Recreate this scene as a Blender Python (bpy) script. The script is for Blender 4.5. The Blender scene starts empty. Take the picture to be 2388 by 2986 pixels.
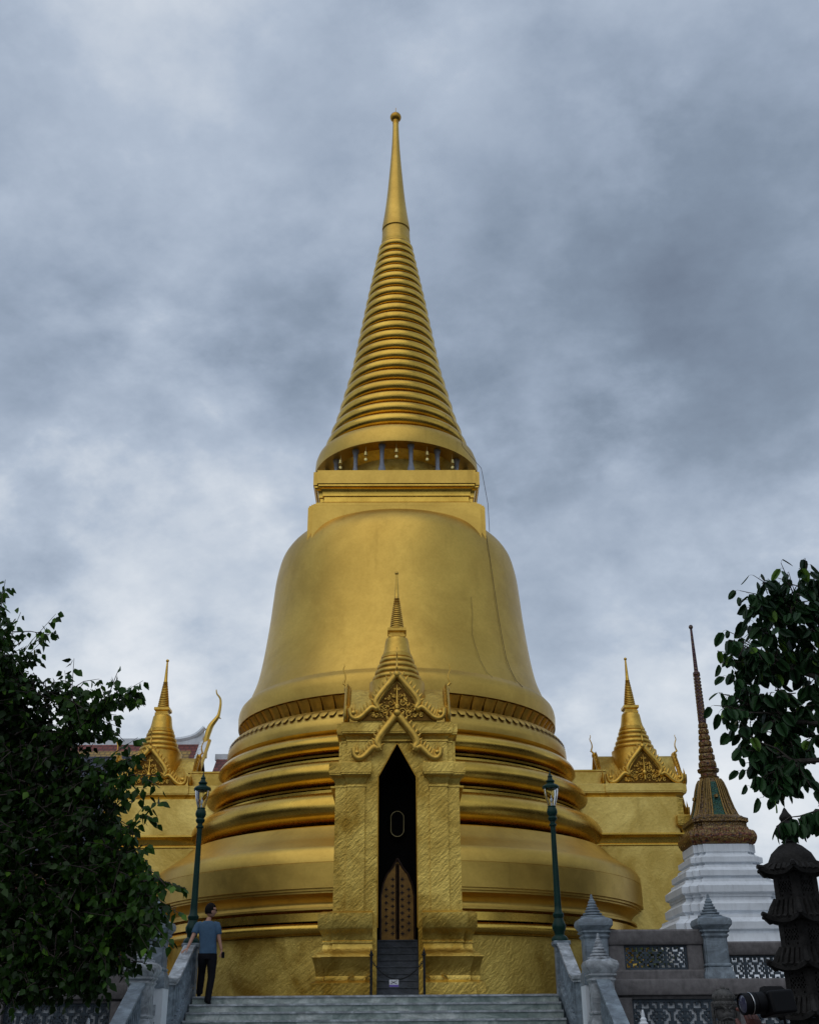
import bpy, bmesh, random
from math import *
from mathutils import Vector, Matrix, noise
random.seed(7)
S = bpy.context.scene
COL = S.collection
EYE = 1.6
AXY = 37.0          # the stupa's axis stands at (0, 37)
TER = 2.42          # level of the upper terrace
LAND = 1.67         # level of the stair landing

# ------------------------------------------------------------------ camera data
FPX = 3250.0
TH = atan(3250/6850); ROLL = atan(54/6850); YAW = atan(46/(FPX/cos(TH)))
CF = Vector((sin(YAW)*cos(TH), cos(YAW)*cos(TH), sin(TH)))
CR0 = Vector((cos(YAW), -sin(YAW), 0)); CU0 = CR0.cross(CF)
CR = CR0*cos(ROLL) - CU0*sin(ROLL); CU = CU0*cos(ROLL) + CR0*sin(ROLL)
# the plumb line must lean left of the frame's vertical
CR = CR0*cos(ROLL) - CU0*sin(ROLL)*1.0
CU = CR.cross(CF)

def at(px, py, d):
    """survey point: where the line of sight through a photo point meets distance d"""
    u = px-1194.0; v = 1493.0-py
    c, s = cos(ROLL), sin(ROLL)
    a = u*c+v*s; b = -u*s+v*c
    r = CF*FPX + CR0*a + CU0*b
    t = d/r.y
    return Vector((r.x*t, d, r.z*t+EYE))

# ------------------------------------------------------------------ materials
def new_mat(name):
    m = bpy.data.materials.new(name); m.use_nodes = True
    nt = m.node_tree; b = nt.nodes['Principled BSDF']
    return m, nt, b
def N(nt, t, **kw):
    n = nt.nodes.new(t)
    for k, v in kw.items():
        if k in n.inputs: n.inputs[k].default_value = v
        else: setattr(n, k, v)
    return n
def ramp(nt, fac, stops):
    r = nt.nodes.new('ShaderNodeValToRGB')
    while len(r.color_ramp.elements) < len(stops): r.color_ramp.elements.new(0.5)
    for e, (p, c) in zip(r.color_ramp.elements, stops):
        e.position = p; e.color = (*c, 1) if len(c) == 3 else c
    nt.links.new(fac, r.inputs['Fac'])
    return r.outputs['Color']
def coords(nt, scale=(1,1,1), rot=(0,0,0)):
    tc = nt.nodes.new('ShaderNodeTexCoord'); mp = nt.nodes.new('ShaderNodeMapping')
    mp.inputs['Scale'].default_value = scale; mp.inputs['Rotation'].default_value = rot
    nt.links.new(tc.outputs['Object'], mp.inputs['Vector'])
    return mp.outputs['Vector']
def noise_tex(nt, vec, scale, detail=6, rough=.55, dist=0):
    n = nt.nodes.new('ShaderNodeTexNoise')
    n.inputs['Scale'].default_value = scale; n.inputs['Detail'].default_value = detail
    n.inputs['Roughness'].default_value = rough; n.inputs['Distortion'].default_value = dist
    nt.links.new(vec, n.inputs['Vector'])
    return n.outputs['Fac']
def bump(nt, b, height, strength, dist, prev=None):
    n = nt.nodes.new('ShaderNodeBump'); n.inputs['Strength'].default_value = strength; n.inputs['Distance'].default_value = dist
    nt.links.new(height, n.inputs['Height'])
    if prev is not None: nt.links.new(prev, n.inputs['Normal'])
    nt.links.new(n.outputs['Normal'], b.inputs['Normal'])
    return n.outputs['Normal']
def mixc(nt, fac, a, b, mode='MIX'):
    m = nt.nodes.new('ShaderNodeMix'); m.data_type = 'RGBA'; m.blend_type = mode
    for sock, v in ((m.inputs[0], fac), (m.inputs[6], a), (m.inputs[7], b)):
        if hasattr(v, 'is_output'): nt.links.new(v, sock)
        else: sock.default_value = v if not isinstance(v, tuple) else (*v[:3], 1)
    return m.outputs[2]

def gold(name, base=(.78,.525,.150), dark=(.36,.20,.04), rough=.36, bumpy=.25, blotch=.55, fine=30, diag=False, relief=.012):
    m, nt, b = new_mat(name)
    v = coords(nt)
    big = noise_tex(nt, v, blotch, 7, .62, .6)
    f = ramp(nt, big, [(.36,(0,0,0)),(.66,(1,1,1))])
    c1 = mixc(nt, f, dark if diag else tuple(.62*a+.38*d for a, d in zip(base, dark)), base)
    # rain streaks and grime running down
    vs = coords(nt, (1.6,1.6,.16)); st = noise_tex(nt, vs, 1.6, 5, .6)
    fs = ramp(nt, st, [(.60,(0,0,0)),(.76,(1,1,1))])
    g = nt.nodes.new('ShaderNodeMath'); g.operation = 'MULTIPLY'; g.inputs[1].default_value = .20
    nt.links.new(fs, g.inputs[0])
    c2 = mixc(nt, g.outputs[0], c1, tuple(.45*a for a in dark))
    sp = noise_tex(nt, v, 14, 3, .7); fsp = ramp(nt, sp, [(.68,(0,0,0)),(.80,(1,1,1))])
    g2 = nt.nodes.new('ShaderNodeMath'); g2.operation = 'MULTIPLY'; g2.inputs[1].default_value = .30
    nt.links.new(fsp, g2.inputs[0])
    c3 = mixc(nt, g2.outputs[0], c2, (.12,.07,.02))
    vo = nt.nodes.new('ShaderNodeTexVoronoi'); vo.inputs['Scale'].default_value = 16.0; nt.links.new(v, vo.inputs['Vector'])
    sv = nt.nodes.new('ShaderNodeSeparateColor'); nt.links.new(vo.outputs['Color'], sv.inputs[0])
    c3 = mixc(nt, 1.0, c3, ramp(nt, sv.outputs[0], [(0,(.93,.92,.90)),(1,(1.0,1.0,1.0))]), 'MULTIPLY')
    nt.links.new(c3, b.inputs['Base Color'])
    b.inputs['Metallic'].default_value = 1.0
    rr = nt.nodes.new('ShaderNodeMapRange'); rr.inputs['To Min'].default_value = rough-.07; rr.inputs['To Max'].default_value = rough+.14
    nt.links.new(noise_tex(nt, v, 2.6, 5, .6), rr.inputs['Value']); nt.links.new(rr.outputs['Result'], b.inputs['Roughness'])
    if diag:
        v0 = coords(nt, (1,1,1), (.25,.80,.35)); mp2 = nt.nodes.new('ShaderNodeMapping'); mp2.inputs['Scale'].default_value = (.42,1.3,1.7)
        nt.links.new(v0, mp2.inputs['Vector']); vd = mp2.outputs['Vector']
        n1 = bump(nt, b, noise_tex(nt, vd, 9.0, 6, .62, .3), bumpy, relief*2.4)
        bump(nt, b, noise_tex(nt, v, fine, 5, .7), bumpy*.8, relief, n1)
    else:
        n1 = bump(nt, b, noise_tex(nt, v, 2.2, 5, .6), bumpy*.5, relief*2)
        bump(nt, b, noise_tex(nt, v, fine, 4, .6), bumpy*.5, relief*.6, n1)
    return m

M = {}
M['gold'] = gold('gold_leaf_smooth', base=(.72,.475,.105), dark=(.24,.125,.02), rough=.36, bumpy=.22, blotch=.35)
M['gold_ring'] = gold('gold_leaf_rings', base=(.76,.49,.09), dark=(.30,.15,.018), rough=.23, bumpy=.22, blotch=.8)
M['gold_rough'] = gold('gold_leaf_rough', base=(.80,.58,.145), dark=(.34,.20,.03), rough=.33, bumpy=.62, blotch=.8, fine=24, diag=True, relief=.014)
M['gold_wall'] = gold('gold_wall', base=(.90,.67,.20), dark=(.52,.34,.07), rough=.36, bumpy=.32, blotch=.6, fine=20, diag=True, relief=.010)
M['gold_carved'] = gold('gold_carved', base=(.78,.50,.10), dark=(.30,.15,.025), rough=.40, bumpy=.6, blotch=5, fine=40, relief=.01)
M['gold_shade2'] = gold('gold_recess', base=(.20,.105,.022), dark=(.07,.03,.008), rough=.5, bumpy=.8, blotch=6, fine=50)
M['gold_deep'] = gold('gold_leaf_deep', base=(.60,.34,.05), dark=(.28,.13,.02), rough=.33, bumpy=.5, blotch=1.2)  # darker, more orange gold: lotus ring, door edging, finial ball

def plain(name, col, rough=.6, metal=0, var=.25, scale=3, bstr=.3, bdist=.01, bscale=25, dark=None):
    m, nt, b = new_mat(name)
    v = coords(nt)
    f = noise_tex(nt, v, scale, 7, .65, .3)
    d = dark or tuple(c*(1-var) for c in col)
    f2 = ramp(nt, f, [(.34,(0,0,0)),(.66,(1,1,1))])
    c = mixc(nt, f2, d, tuple(min(1, x*(1+var*.35)) for x in col))
    nt.links.new(c, b.inputs['Base Color'])
    b.inputs['Roughness'].default_value = rough; b.inputs['Metallic'].default_value = metal
    if bstr: bump(nt, b, noise_tex(nt, v, bscale, 5, .6), bstr, bdist)
    return m
def marble(name, col, vein, scale=2.0, rough=.45, f0=.40):
    m, nt, b = new_mat(name)
    v = coords(nt, (1,1,1.7), (0,.5,.2))
    n1 = noise_tex(nt, v, scale, 9, .68, 1.6)
    c = ramp(nt, n1, [(f0-.05, vein), (f0+.08, tuple(.6*a+.4*b_ for a, b_ in zip(vein, col))), (f0+.2, col), (.82, tuple(min(.85, a*1.12) for a in col))])
    gr = noise_tex(nt, coords(nt), 9, 6, .7)
    c = mixc(nt, .55, c, ramp(nt, gr, [(.3,(.45,.45,.42)),(.62,(1,1,1))]), 'MULTIPLY')
    nt.links.new(c, b.inputs['Base Color']); b.inputs['Roughness'].default_value = rough
    bump(nt, b, noise_tex(nt, coords(nt), 35, 4, .6), .25, .006)
    return m
M['marble_step'] = marble('marble_step', (.74,.78,.75), (.22,.29,.27), 1.1, .45, .40)
M['marble_grey'] = marble('marble_grey', (.27,.33,.38), (.13,.16,.19), 2.4, .55)
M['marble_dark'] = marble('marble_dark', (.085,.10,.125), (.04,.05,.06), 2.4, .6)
M['marble_light'] = marble('marble_light', (.52,.56,.60), (.22,.24,.26), 2.8, .55)
M['pink_stone'] = plain('pink_granite', (.160,.148,.148), .75, scale=9, var=.35, bscale=60)
M['paint_white'] = plain('white_paint', (.74,.78,.82), .6, var=.12, scale=2.2, bstr=.15)
M['lattice'] = plain('glazed_lattice', (.065,.085,.105), .5, var=.4, scale=7)
M['lamp_green'] = plain('lamp_green_paint', (.008,.035,.028), .32, var=.3, scale=6, bstr=.1)
M['iron_dark'] = plain('dark_iron', (.02,.022,.024), .5, var=.3, bstr=.1)
M['black'] = plain('black_plastic', (.004,.004,.005), .55, var=.3, scale=8, bstr=.08)
M['dark_wood'] = plain('dark_passage', (.012,.008,.005), .8, var=.5)
M['door_brown'] = plain('lacquered_door', (.34,.175,.03), .45, .35, var=.45, scale=5)
M['door_dark'] = plain('door_lattice_dark', (.035,.014,.006), .55, var=.3)
M['stone_dark'] = plain('weathered_stone', (.034,.032,.030), .9, var=.6, scale=5, bstr=.9, bdist=.03, bscale=14)
M['stone_statue'] = plain('carved_stone', (.085,.082,.078), .9, var=.6, scale=9, bstr=.8, bdist=.012, bscale=30)
M['bark'] = plain('bark', (.055,.045,.035), .9, var=.4, scale=6, bstr=.9, bdist=.03, bscale=10)
M['twig'] = plain('twig', (.05,.035,.03), .8, var=.3)
M['paving'] = plain('stone_paving', (.13,.125,.115), .8, var=.3, scale=.7, bscale=8)
M['terrace'] = plain('terrace_marble', (.13,.12,.105), .55, var=.25, scale=.8)
M['col_grey'] = plain('grey_marble_column', (.27,.30,.36), .6, var=.3, scale=6)
M['tile_red'] = plain('red_roof_tile', (.24,.045,.028), .5, var=.35, scale=1.5)
M['tile_yellow'] = plain('yellow_roof_tile', (.47,.28,.05), .5, var=.3, scale=1.5)
M['tile_blue'] = plain('blue_roof_tile', (.020,.026,.060), .5, var=.35, scale=1.5)
M['skin'] = plain('skin', (.42,.22,.15), .55, var=.15, bstr=.1)
M['skin_dark'] = plain('skin_red_brown', (.11,.030,.020), .6, var=.2, bstr=.1)  # dark red-brown skin of the photographer
M['hair'] = plain('dark_hair', (.005,.0035,.003), .8, var=.3, bstr=.5, bscale=80)
M['shirt'] = plain('blue_grey_tshirt', (.042,.095,.165), .85, var=.22, scale=7, bstr=.5, bdist=.02, bscale=9)
M['trousers'] = plain('black_trousers', (.007,.007,.010), .8, var=.3, scale=5, bstr=.5, bdist=.02, bscale=8)
M['cloth_black'] = plain('black_cloth', (.006,.005,.006), .85, var=.3)
M['cloth_grey'] = plain('grey_cloth', (.07,.07,.08), .85, var=.3)
M['silver'] = plain('silver_trim', (.6,.6,.6), .25, 1, var=.1, bstr=0)
M['gilt_paint'] = plain('gilt_paint', (.55,.46,.22), .5, var=.1, bstr=0)
M['paper'] = plain('white_board', (.72,.74,.78), .6, var=.08, bstr=0)
M['violet'] = plain('violet_print', (.16,.10,.45), .6, var=.1, bstr=0)
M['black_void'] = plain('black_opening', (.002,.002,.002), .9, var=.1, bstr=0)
M['yellow_bell'] = plain('pale_gold_bell', (.75,.62,.25), .4, .7, var=.2)
M['shrub'] = plain('shrub_leaf', (.07,.10,.02), .6, var=.4)

for k in ('black','hair','trousers','cloth_black','cloth_grey','stone_dark','iron_dark','lattice','black_void','dark_wood','lamp_green'):
    M[k].node_tree.nodes['Principled BSDF'].inputs['Specular IOR Level'].default_value = .16
def tiled(m, sx, sz, depth=.02, dark=.35):
    """cut a tile / course pattern into an existing material"""
    nt = m.node_tree; b = nt.nodes['Principled BSDF']
    tc = nt.nodes.new('ShaderNodeTexCoord'); sep = nt.nodes.new('ShaderNodeSeparateXYZ'); cmb = nt.nodes.new('ShaderNodeCombineXYZ')
    nt.links.new(tc.outputs['Object'], sep.inputs[0]); nt.links.new(sep.outputs['X'], cmb.inputs['X']); nt.links.new(sep.outputs['Z'], cmb.inputs['Y'])
    br = nt.nodes.new('ShaderNodeTexBrick'); br.inputs['Scale'].default_value = 1
    br.inputs['Brick Width'].default_value = sx; br.inputs['Row Height'].default_value = sz; br.inputs['Mortar Size'].default_value = depth
    br.inputs['Color1'].default_value = (1,1,1,1); br.inputs['Color2'].default_value = (.75,.75,.75,1); br.inputs['Mortar'].default_value = (dark,)*3+(1,)
    nt.links.new(cmb.outputs[0], br.inputs['Vector'])
    old = b.inputs['Base Color'].links[0].from_socket
    nt.links.new(mixc(nt, 1.0, old, br.outputs['Color'], 'MULTIPLY'), b.inputs['Base Color'])
for k in ('tile_red', 'tile_yellow', 'tile_blue'): tiled(M[k], .30, .22, .04, .4)

def floor_slabs(m, size, dark=.55):
    nt = m.node_tree; b = nt.nodes['Principled BSDF']
    tc = nt.nodes.new('ShaderNodeTexCoord')
    br = nt.nodes.new('ShaderNodeTexBrick'); br.offset = 0
    br.inputs['Scale'].default_value = 1; br.inputs['Brick Width'].default_value = size; br.inputs['Row Height'].default_value = size; br.inputs['Mortar Size'].default_value = .012
    br.inputs['Color1'].default_value = (1,1,1,1); br.inputs['Color2'].default_value = (.8,.8,.8,1); br.inputs['Mortar'].default_value = (dark,)*3+(1,)
    nt.links.new(tc.outputs['Object'], br.inputs['Vector'])
    old = b.inputs['Base Color'].links[0].from_socket
    nt.links.new(mixc(nt, 1.0, old, br.outputs['Color'], 'MULTIPLY'), b.inputs['Base Color'])
floor_slabs(M['paving'], .6); floor_slabs(M['terrace'], .5)
# marble slabs of varying tone on the stair risers
def slab_tone(m):
    nt = m.node_tree; b = nt.nodes['Principled BSDF']
    v = coords(nt, (.8,2.9,6.67)); w = nt.nodes.new('ShaderNodeTexWhiteNoise'); fl = nt.nodes.new('ShaderNodeVectorMath'); fl.operation = 'FLOOR'
    nt.links.new(v, fl.inputs[0]); nt.links.new(fl.outputs[0], w.inputs['Vector'])
    old = b.inputs['Base Color'].links[0].from_socket
    nt.links.new(mixc(nt, 1.0, old, ramp(nt, w.outputs['Value'], [(0,(.62,.68,.66)),(1,(1,1,1))]), 'MULTIPLY'), b.inputs['Base Color'])
slab_tone(M['marble_step'])

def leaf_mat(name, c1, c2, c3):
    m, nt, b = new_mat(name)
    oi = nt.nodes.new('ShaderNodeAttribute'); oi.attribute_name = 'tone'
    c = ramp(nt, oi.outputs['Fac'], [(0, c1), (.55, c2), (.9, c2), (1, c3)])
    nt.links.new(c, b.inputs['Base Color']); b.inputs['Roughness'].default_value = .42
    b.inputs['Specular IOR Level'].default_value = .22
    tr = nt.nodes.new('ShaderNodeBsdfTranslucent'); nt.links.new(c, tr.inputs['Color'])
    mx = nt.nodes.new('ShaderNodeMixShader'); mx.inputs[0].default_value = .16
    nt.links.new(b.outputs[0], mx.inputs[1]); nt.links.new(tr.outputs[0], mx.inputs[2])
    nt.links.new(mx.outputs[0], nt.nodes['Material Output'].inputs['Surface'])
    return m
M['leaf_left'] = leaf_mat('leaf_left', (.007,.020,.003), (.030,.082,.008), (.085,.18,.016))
M['leaf_right'] = leaf_mat('leaf_right', (.008,.026,.009), (.024,.070,.020), (.10,.20,.025))

def streaks(m, amt=.35):
    nt = m.node_tree; b = nt.nodes['Principled BSDF']
    n = noise_tex(nt, coords(nt, (5,5,.7)), 2.2, 7, .65)
    old = b.inputs['Base Color'].links[0].from_socket
    nt.links.new(mixc(nt, 1.0, old, ramp(nt, n, [(.30,(1-amt,)*3),(.52,(1,1,1))]), 'MULTIPLY'), b.inputs['Base Color'])
for k, a_ in (('paint_white', .13), ('marble_light', .25), ('marble_grey', .25), ('pink_stone', .25), ('stone_dark', .3)): streaks(M[k], a_)
def glass_mat():
    m, nt, b = new_mat('lamp_glass')
    b.inputs['Base Color'].default_value = (.92,.93,.92,1); b.inputs['Roughness'].default_value = .08
    b.inputs['Transmission Weight'].default_value = 1.0; b.inputs['IOR'].default_value = 1.12
    return m
M['glass'] = glass_mat()
def lens_mat():
    m, nt, b = new_mat('lens_glass')
    b.inputs['Base Color'].default_value = (.05,.05,.09,1); b.inputs['Roughness'].default_value = .04
    b.inputs['Coat Weight'].default_value = 1
    return m
M['lens'] = lens_mat()

def mosaic(name, cols, sc=14, rowed=True):
    m, nt, b = new_mat(name)
    v = coords(nt, (1,1,1))
    vo = nt.nodes.new('ShaderNodeTexVoronoi'); vo.inputs['Scale'].default_value = sc
    nt.links.new(v, vo.inputs['Vector'])
    wv = nt.nodes.new('ShaderNodeTexWave'); wv.bands_direction = 'Z'; wv.inputs['Scale'].default_value = 2.2; wv.inputs['Distortion'].default_value = 5; wv.inputs['Detail'].default_value = 3; wv.inputs['Detail Scale'].default_value = 3
    nt.links.new(v, wv.inputs['Vector'])
    sep = nt.nodes.new('ShaderNodeSeparateColor'); nt.links.new(vo.outputs['Color'], sep.inputs[0])
    mx = nt.nodes.new('ShaderNodeMath'); mx.operation = 'MULTIPLY_ADD'; mx.inputs[1].default_value = .55
    h = nt.nodes.new('ShaderNodeMath'); h.operation = 'MULTIPLY'; h.inputs[1].default_value = .45
    nt.links.new(wv.outputs['Fac'], h.inputs[0]); nt.links.new(sep.outputs[0], mx.inputs[0]); nt.links.new(h.outputs[0], mx.inputs[2])
    n = len(cols)
    c = ramp(nt, mx.outputs[0], [((i+.5)/n, cc) for i, cc in enumerate(cols)])
    nt.links.new(c, b.inputs['Base Color']); b.inputs['Roughness'].default_value = .35; b.inputs['Metallic'].default_value = .25
    bump(nt, b, vo.outputs['Distance'], .8, .02)
    return m
M['mosaic_gold'] = mosaic('mosaic_gold', [(.03,.02,.014),(.12,.07,.02),(.26,.15,.035),(.07,.035,.03),(.18,.12,.04)], 26)
M['mosaic_red'] = mosaic('mosaic_red', [(.03,.015,.010),(.16,.035,.018),(.22,.13,.03),(.08,.03,.02),(.26,.18,.05)], 20)
M['mosaic_purple'] = mosaic('mosaic_purple', [(.04,.02,.03),(.11,.04,.035),(.06,.03,.06),(.18,.13,.05)], 30)
M['mosaic_green'] = mosaic('mosaic_green', [(.006,.05,.035),(.01,.09,.06),(.004,.03,.02),(.04,.10,.03)], 30)
M['gold_leafy'] = plain('gilt_mosaic_rib', (.26,.16,.045), .35, .7, var=.5, scale=30)

# ------------------------------------------------------------------ mesh builder
class MB:
    def __init__(s): s.v = []; s.f = []; s.sm = []; s.tone = None
    def add(s, vs, fs, smooth=True, mat=None):
        o = len(s.v)
        if mat is not None: vs = [mat @ Vector(v) for v in vs]
        s.v += [tuple(v) for v in vs]
        for f in fs: s.f.append(tuple(o+i for i in f)); s.sm.append(smooth)
    def box(s, x0, x1, y0, y1, z0, z1, mat=None):
        s.add([(x0,y0,z0),(x1,y0,z0),(x1,y1,z0),(x0,y1,z0),(x0,y0,z1),(x1,y0,z1),(x1,y1,z1),(x0,y1,z1)],
              [(0,3,2,1),(4,5,6,7),(0,1,5,4),(1,2,6,5),(2,3,7,6),(3,0,4,7)], True, mat)
    def lathe(s, prof, n=48, cx=0, cy=0, cap=True, mat=None, a0=0):
        vs = []; fs = []
        for r, z in prof:
            for i in range(n):
                a = a0+2*pi*i/n; vs.append((cx+r*cos(a), cy+r*sin(a), z))
        for j in range(len(prof)-1):
            for i in range(n):
                k = (i+1) % n
                fs.append((j*n+i, j*n+k, (j+1)*n+k, (j+1)*n+i))
        if cap:
            fs.append(tuple(range(n-1, -1, -1))); fs.append(tuple((len(prof)-1)*n+i for i in range(n)))
        s.add(vs, fs, True, mat)
    def tiers(s, foot, prof, mat=None):
        """foot: CCW rectilinear polygon; prof: (outward offset, z) from bottom up"""
        n = len(foot); nr = []
        for i in range(n):
            a = Vector(foot[i-1]); b = Vector(foot[i]); c = Vector(foot[(i+1) % n])
            d1 = (b-a).normalized(); d2 = (c-b).normalized()
            nr.append(Vector((d1.y, -d1.x))+Vector((d2.y, -d2.x)))
        vs = []; fs = []
        for off, z in prof:
            for p, q in zip(foot, nr): vs.append((p[0]+q.x*off, p[1]+q.y*off, z))
        for j in range(len(prof)-1):
            for i in range(n):
                k = (i+1) % n; fs.append((j*n+i, j*n+k, (j+1)*n+k, (j+1)*n+i))
        fs.append(tuple(range(n-1, -1, -1))); fs.append(tuple((len(prof)-1)*n+i for i in range(n)))
        s.add(vs, fs, True, mat)
    def prism_y(s, poly, y0, y1, mat=None):
        """polygon in x,z (counter-clockwise seen from -y) extruded along y"""
        n = len(poly)
        vs = [(x, y0, z) for x, z in poly]+[(x, y1, z) for x, z in poly]
        fs = [tuple(range(n)), tuple(range(2*n-1, n-1, -1))]+[(i, i+n, (i+1) % n+n, (i+1) % n) for i in range(n)]
        s.add(vs, fs, True, mat)
    def tube(s, pts, rad, n=8, mat=None, flat=1.0):
        pts = [Vector(p) for p in pts]; vs = []; fs = []
        if not hasattr(rad, '__len__'): rad = [rad]*len(pts)
        up = Vector((0,0,1)); prev = None
        for i, p in enumerate(pts):
            t = (pts[min(i+1, len(pts)-1)]-pts[max(i-1, 0)])
            if t.length < 1e-9: t = Vector((0,0,1))
            t.normalize()
            if prev is None:
                a = t.cross(up)
                if a.length < .05: a = t.cross(Vector((0,1,0)))
            else: a = prev-t*prev.dot(t)
            a.normalize(); prev = a; b = t.cross(a)
            for k in range(n):
                w = 2*pi*k/n; vs.append(p+a*cos(w)*rad[i]+b*sin(w)*rad[i]*flat)
        for j in range(len(pts)-1):
            for k in range(n):
                l = (k+1) % n; fs.append((j*n+k, j*n+l, (j+1)*n+l, (j+1)*n+k))
        fs.append(tuple(range(n-1, -1, -1))); fs.append(tuple((len(pts)-1)*n+k for k in range(n)))
        s.add(vs, fs, True, mat)
    def ball(s, c, r, n=12, m=8, sc=(1,1,1), mat=None, fn=None):
        c = Vector(c); vs = []; fs = []
        for j in range(1, m):
            ph = pi*j/m
            for i in range(n):
                a = 2*pi*i/n
                d = Vector((sin(ph)*cos(a), sin(ph)*sin(a), cos(ph)))
                k = fn(d) if fn else 1
                vs.append(c+Vector((d.x*sc[0], d.y*sc[1], d.z*sc[2]))*r*k)
        top = Vector((0,0,1)); bot = Vector((0,0,-1))
        vs.append(c+Vector((0,0,sc[2]))*r*(fn(top) if fn else 1)); vs.append(c-Vector((0,0,sc[2]))*r*(fn(bot) if fn else 1))
        for j in range(m-2):
            for i in range(n):
                k = (i+1) % n; fs.append((j*n+i, (j+1)*n+i, (j+1)*n+k, j*n+k))
        T = len(vs)-2
        for i in range(n):
            k = (i+1) % n; fs.append((T, i, k)); fs.append((T+1, (m-2)*n+k, (m-2)*n+i))
        s.add(vs, fs, True, mat)
    def build(s, name, mat, parent=None, loc=(0,0,0), ang=32):
        me = bpy.data.meshes.new(name)
        L = Vector(loc)
        me.from_pydata([tuple(Vector(v)-L) for v in s.v], [], s.f)
        me.polygons.foreach_set('use_smooth', s.sm)
        bm = bmesh.new(); bm.from_mesh(me); bmesh.ops.recalc_face_normals(bm, faces=bm.faces); bm.to_mesh(me); bm.free()
        me.set_sharp_from_angle(angle=radians(ang))
        me.materials.append(M[mat] if isinstance(mat, str) else mat)
        o = bpy.data.objects.new(name, me); COL.objects.link(o)
        if parent is not None: o.parent = parent
        else: o.location = L
        return o

def tag(o, label=None, cat=None, group=None, kind=None):
    if label: o['label'] = label
    if cat: o['category'] = cat
    if group: o['group'] = group
    if kind: o['kind'] = kind
    return o
def empty(name, loc, rz=0):
    o = bpy.data.objects.new(name, None); COL.objects.link(o); o.location = loc; o.rotation_euler = (0,0,rz)
    o.empty_display_size = .3
    return o
def copy_tree(o, parent=None):
    c = o.copy(); COL.objects.link(c); c.parent = parent
    for ch in [x for x in list(bpy.data.objects) if x.parent == o]: copy_tree(ch, c)
    return c
def rect(x0, x1, y0, y1): return [(x0,y0),(x1,y0),(x1,y1),(x0,y1)]
def redent(h, steps):
    """square of half size h with stepped corners; steps = [(cut along, cut in)...]"""
    pts = []
    q = [(h, -h+sum(a for a in steps))]
    # quarter: from right side going up to the top side
    x, y = h, h-sum(steps)
    quarter = [(x, y)]
    for a in steps:
        x -= a; quarter.append((x, y)); y += a; quarter.append((x, y))
    for k in range(4):
        for (a, b) in quarter:
            for _ in range(k): a, b = -b, a
            pts.append((a, b))
    return pts
def smooth_prof(ctrl, step=6):
    """Catmull-Rom through control points"""
    out = []
    P = [Vector(c) for c in ctrl]
    for i in range(len(P)-1):
        p0 = P[max(i-1,0)]; p1 = P[i]; p2 = P[i+1]; p3 = P[min(i+2, len(P)-1)]
        for k in range(step):
            t = k/step
            out.append(tuple(.5*((2*p1)+(-p0+p2)*t+(2*p0-5*p1+4*p2-p3)*t*t+(-p0+3*p1-3*p2+p3)*t**3)))
    out.append(tuple(P[-1])); return out
def torus_prof(r_in, z_top, z_bot, bulge, n=12):
    """half-round bead from z_bot up to z_top"""
    return [(r_in+bulge*sin(pi*k/n), z_bot+(z_top-z_bot)*(1-cos(pi*k/n))/2) for k in range(n+1)]

# ================================================================== STUPA
st = empty('golden_stupa', (0, AXY, TER))
tag(st, 'tall golden bell-shaped stupa with ringed spire and pointed doorway porch', 'stupa')
Z = (0, 0, TER)
LA = 144
# plinth wall
m = MB(); m.lathe([(7.16,TER-.4),(7.12,3.0),(7.10,4.02)], LA); m.build('plinth', 'gold_rough', st, Z)
m = MB(); m.lathe(torus_prof(7.16,4.34,4.03,.19,10)+[(7.30,4.36),(7.30,4.56),(7.16,4.58),(7.14,4.62)], LA); m.build('moulding', 'gold_ring', st, Z)
# drum
m = MB(); m.lathe([(7.15,4.62),(7.34,4.63),(7.34,4.68)]+smooth_prof([(7.20,4.70),(7.18,4.80),(7.27,4.93),(7.42,5.02)],4)+[(7.42,5.06),(7.50,5.07),(7.50,5.12),(7.57,5.13),(7.575,5.74),(7.560,5.745),(7.560,5.762),(7.57,5.768),(7.55,6.0),(7.48,6.12)]+smooth_prof([(7.42,6.17),(7.22,6.30),(6.95,6.48),(6.72,6.68),(6.58,6.83)],5)+[(6.40,6.85)], LA)
m.build('drum', 'gold', st, Z)
# three great half-round mouldings
for (ri, zt, zb, bu, rb, led) in ((5.94,7.84,6.93,.60,6.28,5.90), (5.66,8.80,8.05,.50,5.93,5.60), (5.38,9.62,9.02,.44,5.66,5.38)):
    m = MB()
    m.lathe([(ri-.35,zb-.08),(rb,zb-.08),(rb+.02,zb-.03),(ri,zb-.02)]+torus_prof(ri,zt,zb,bu,16)+[(led,zt+.03),(led,zt+.10)], LA)
    m.build('torus_moulding', 'gold_ring', st, Z)
# band under the lotus ring
m = MB(); m.lathe([(5.40,9.6),(5.56,9.72),(5.57,9.86),(5.56,10.02)]+smooth_prof([(5.52,10.08),(5.42,10.25),(5.33,10.38)],4)+[(5.0,10.4)], LA)
m.build('band', 'gold', st, Z)
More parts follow.
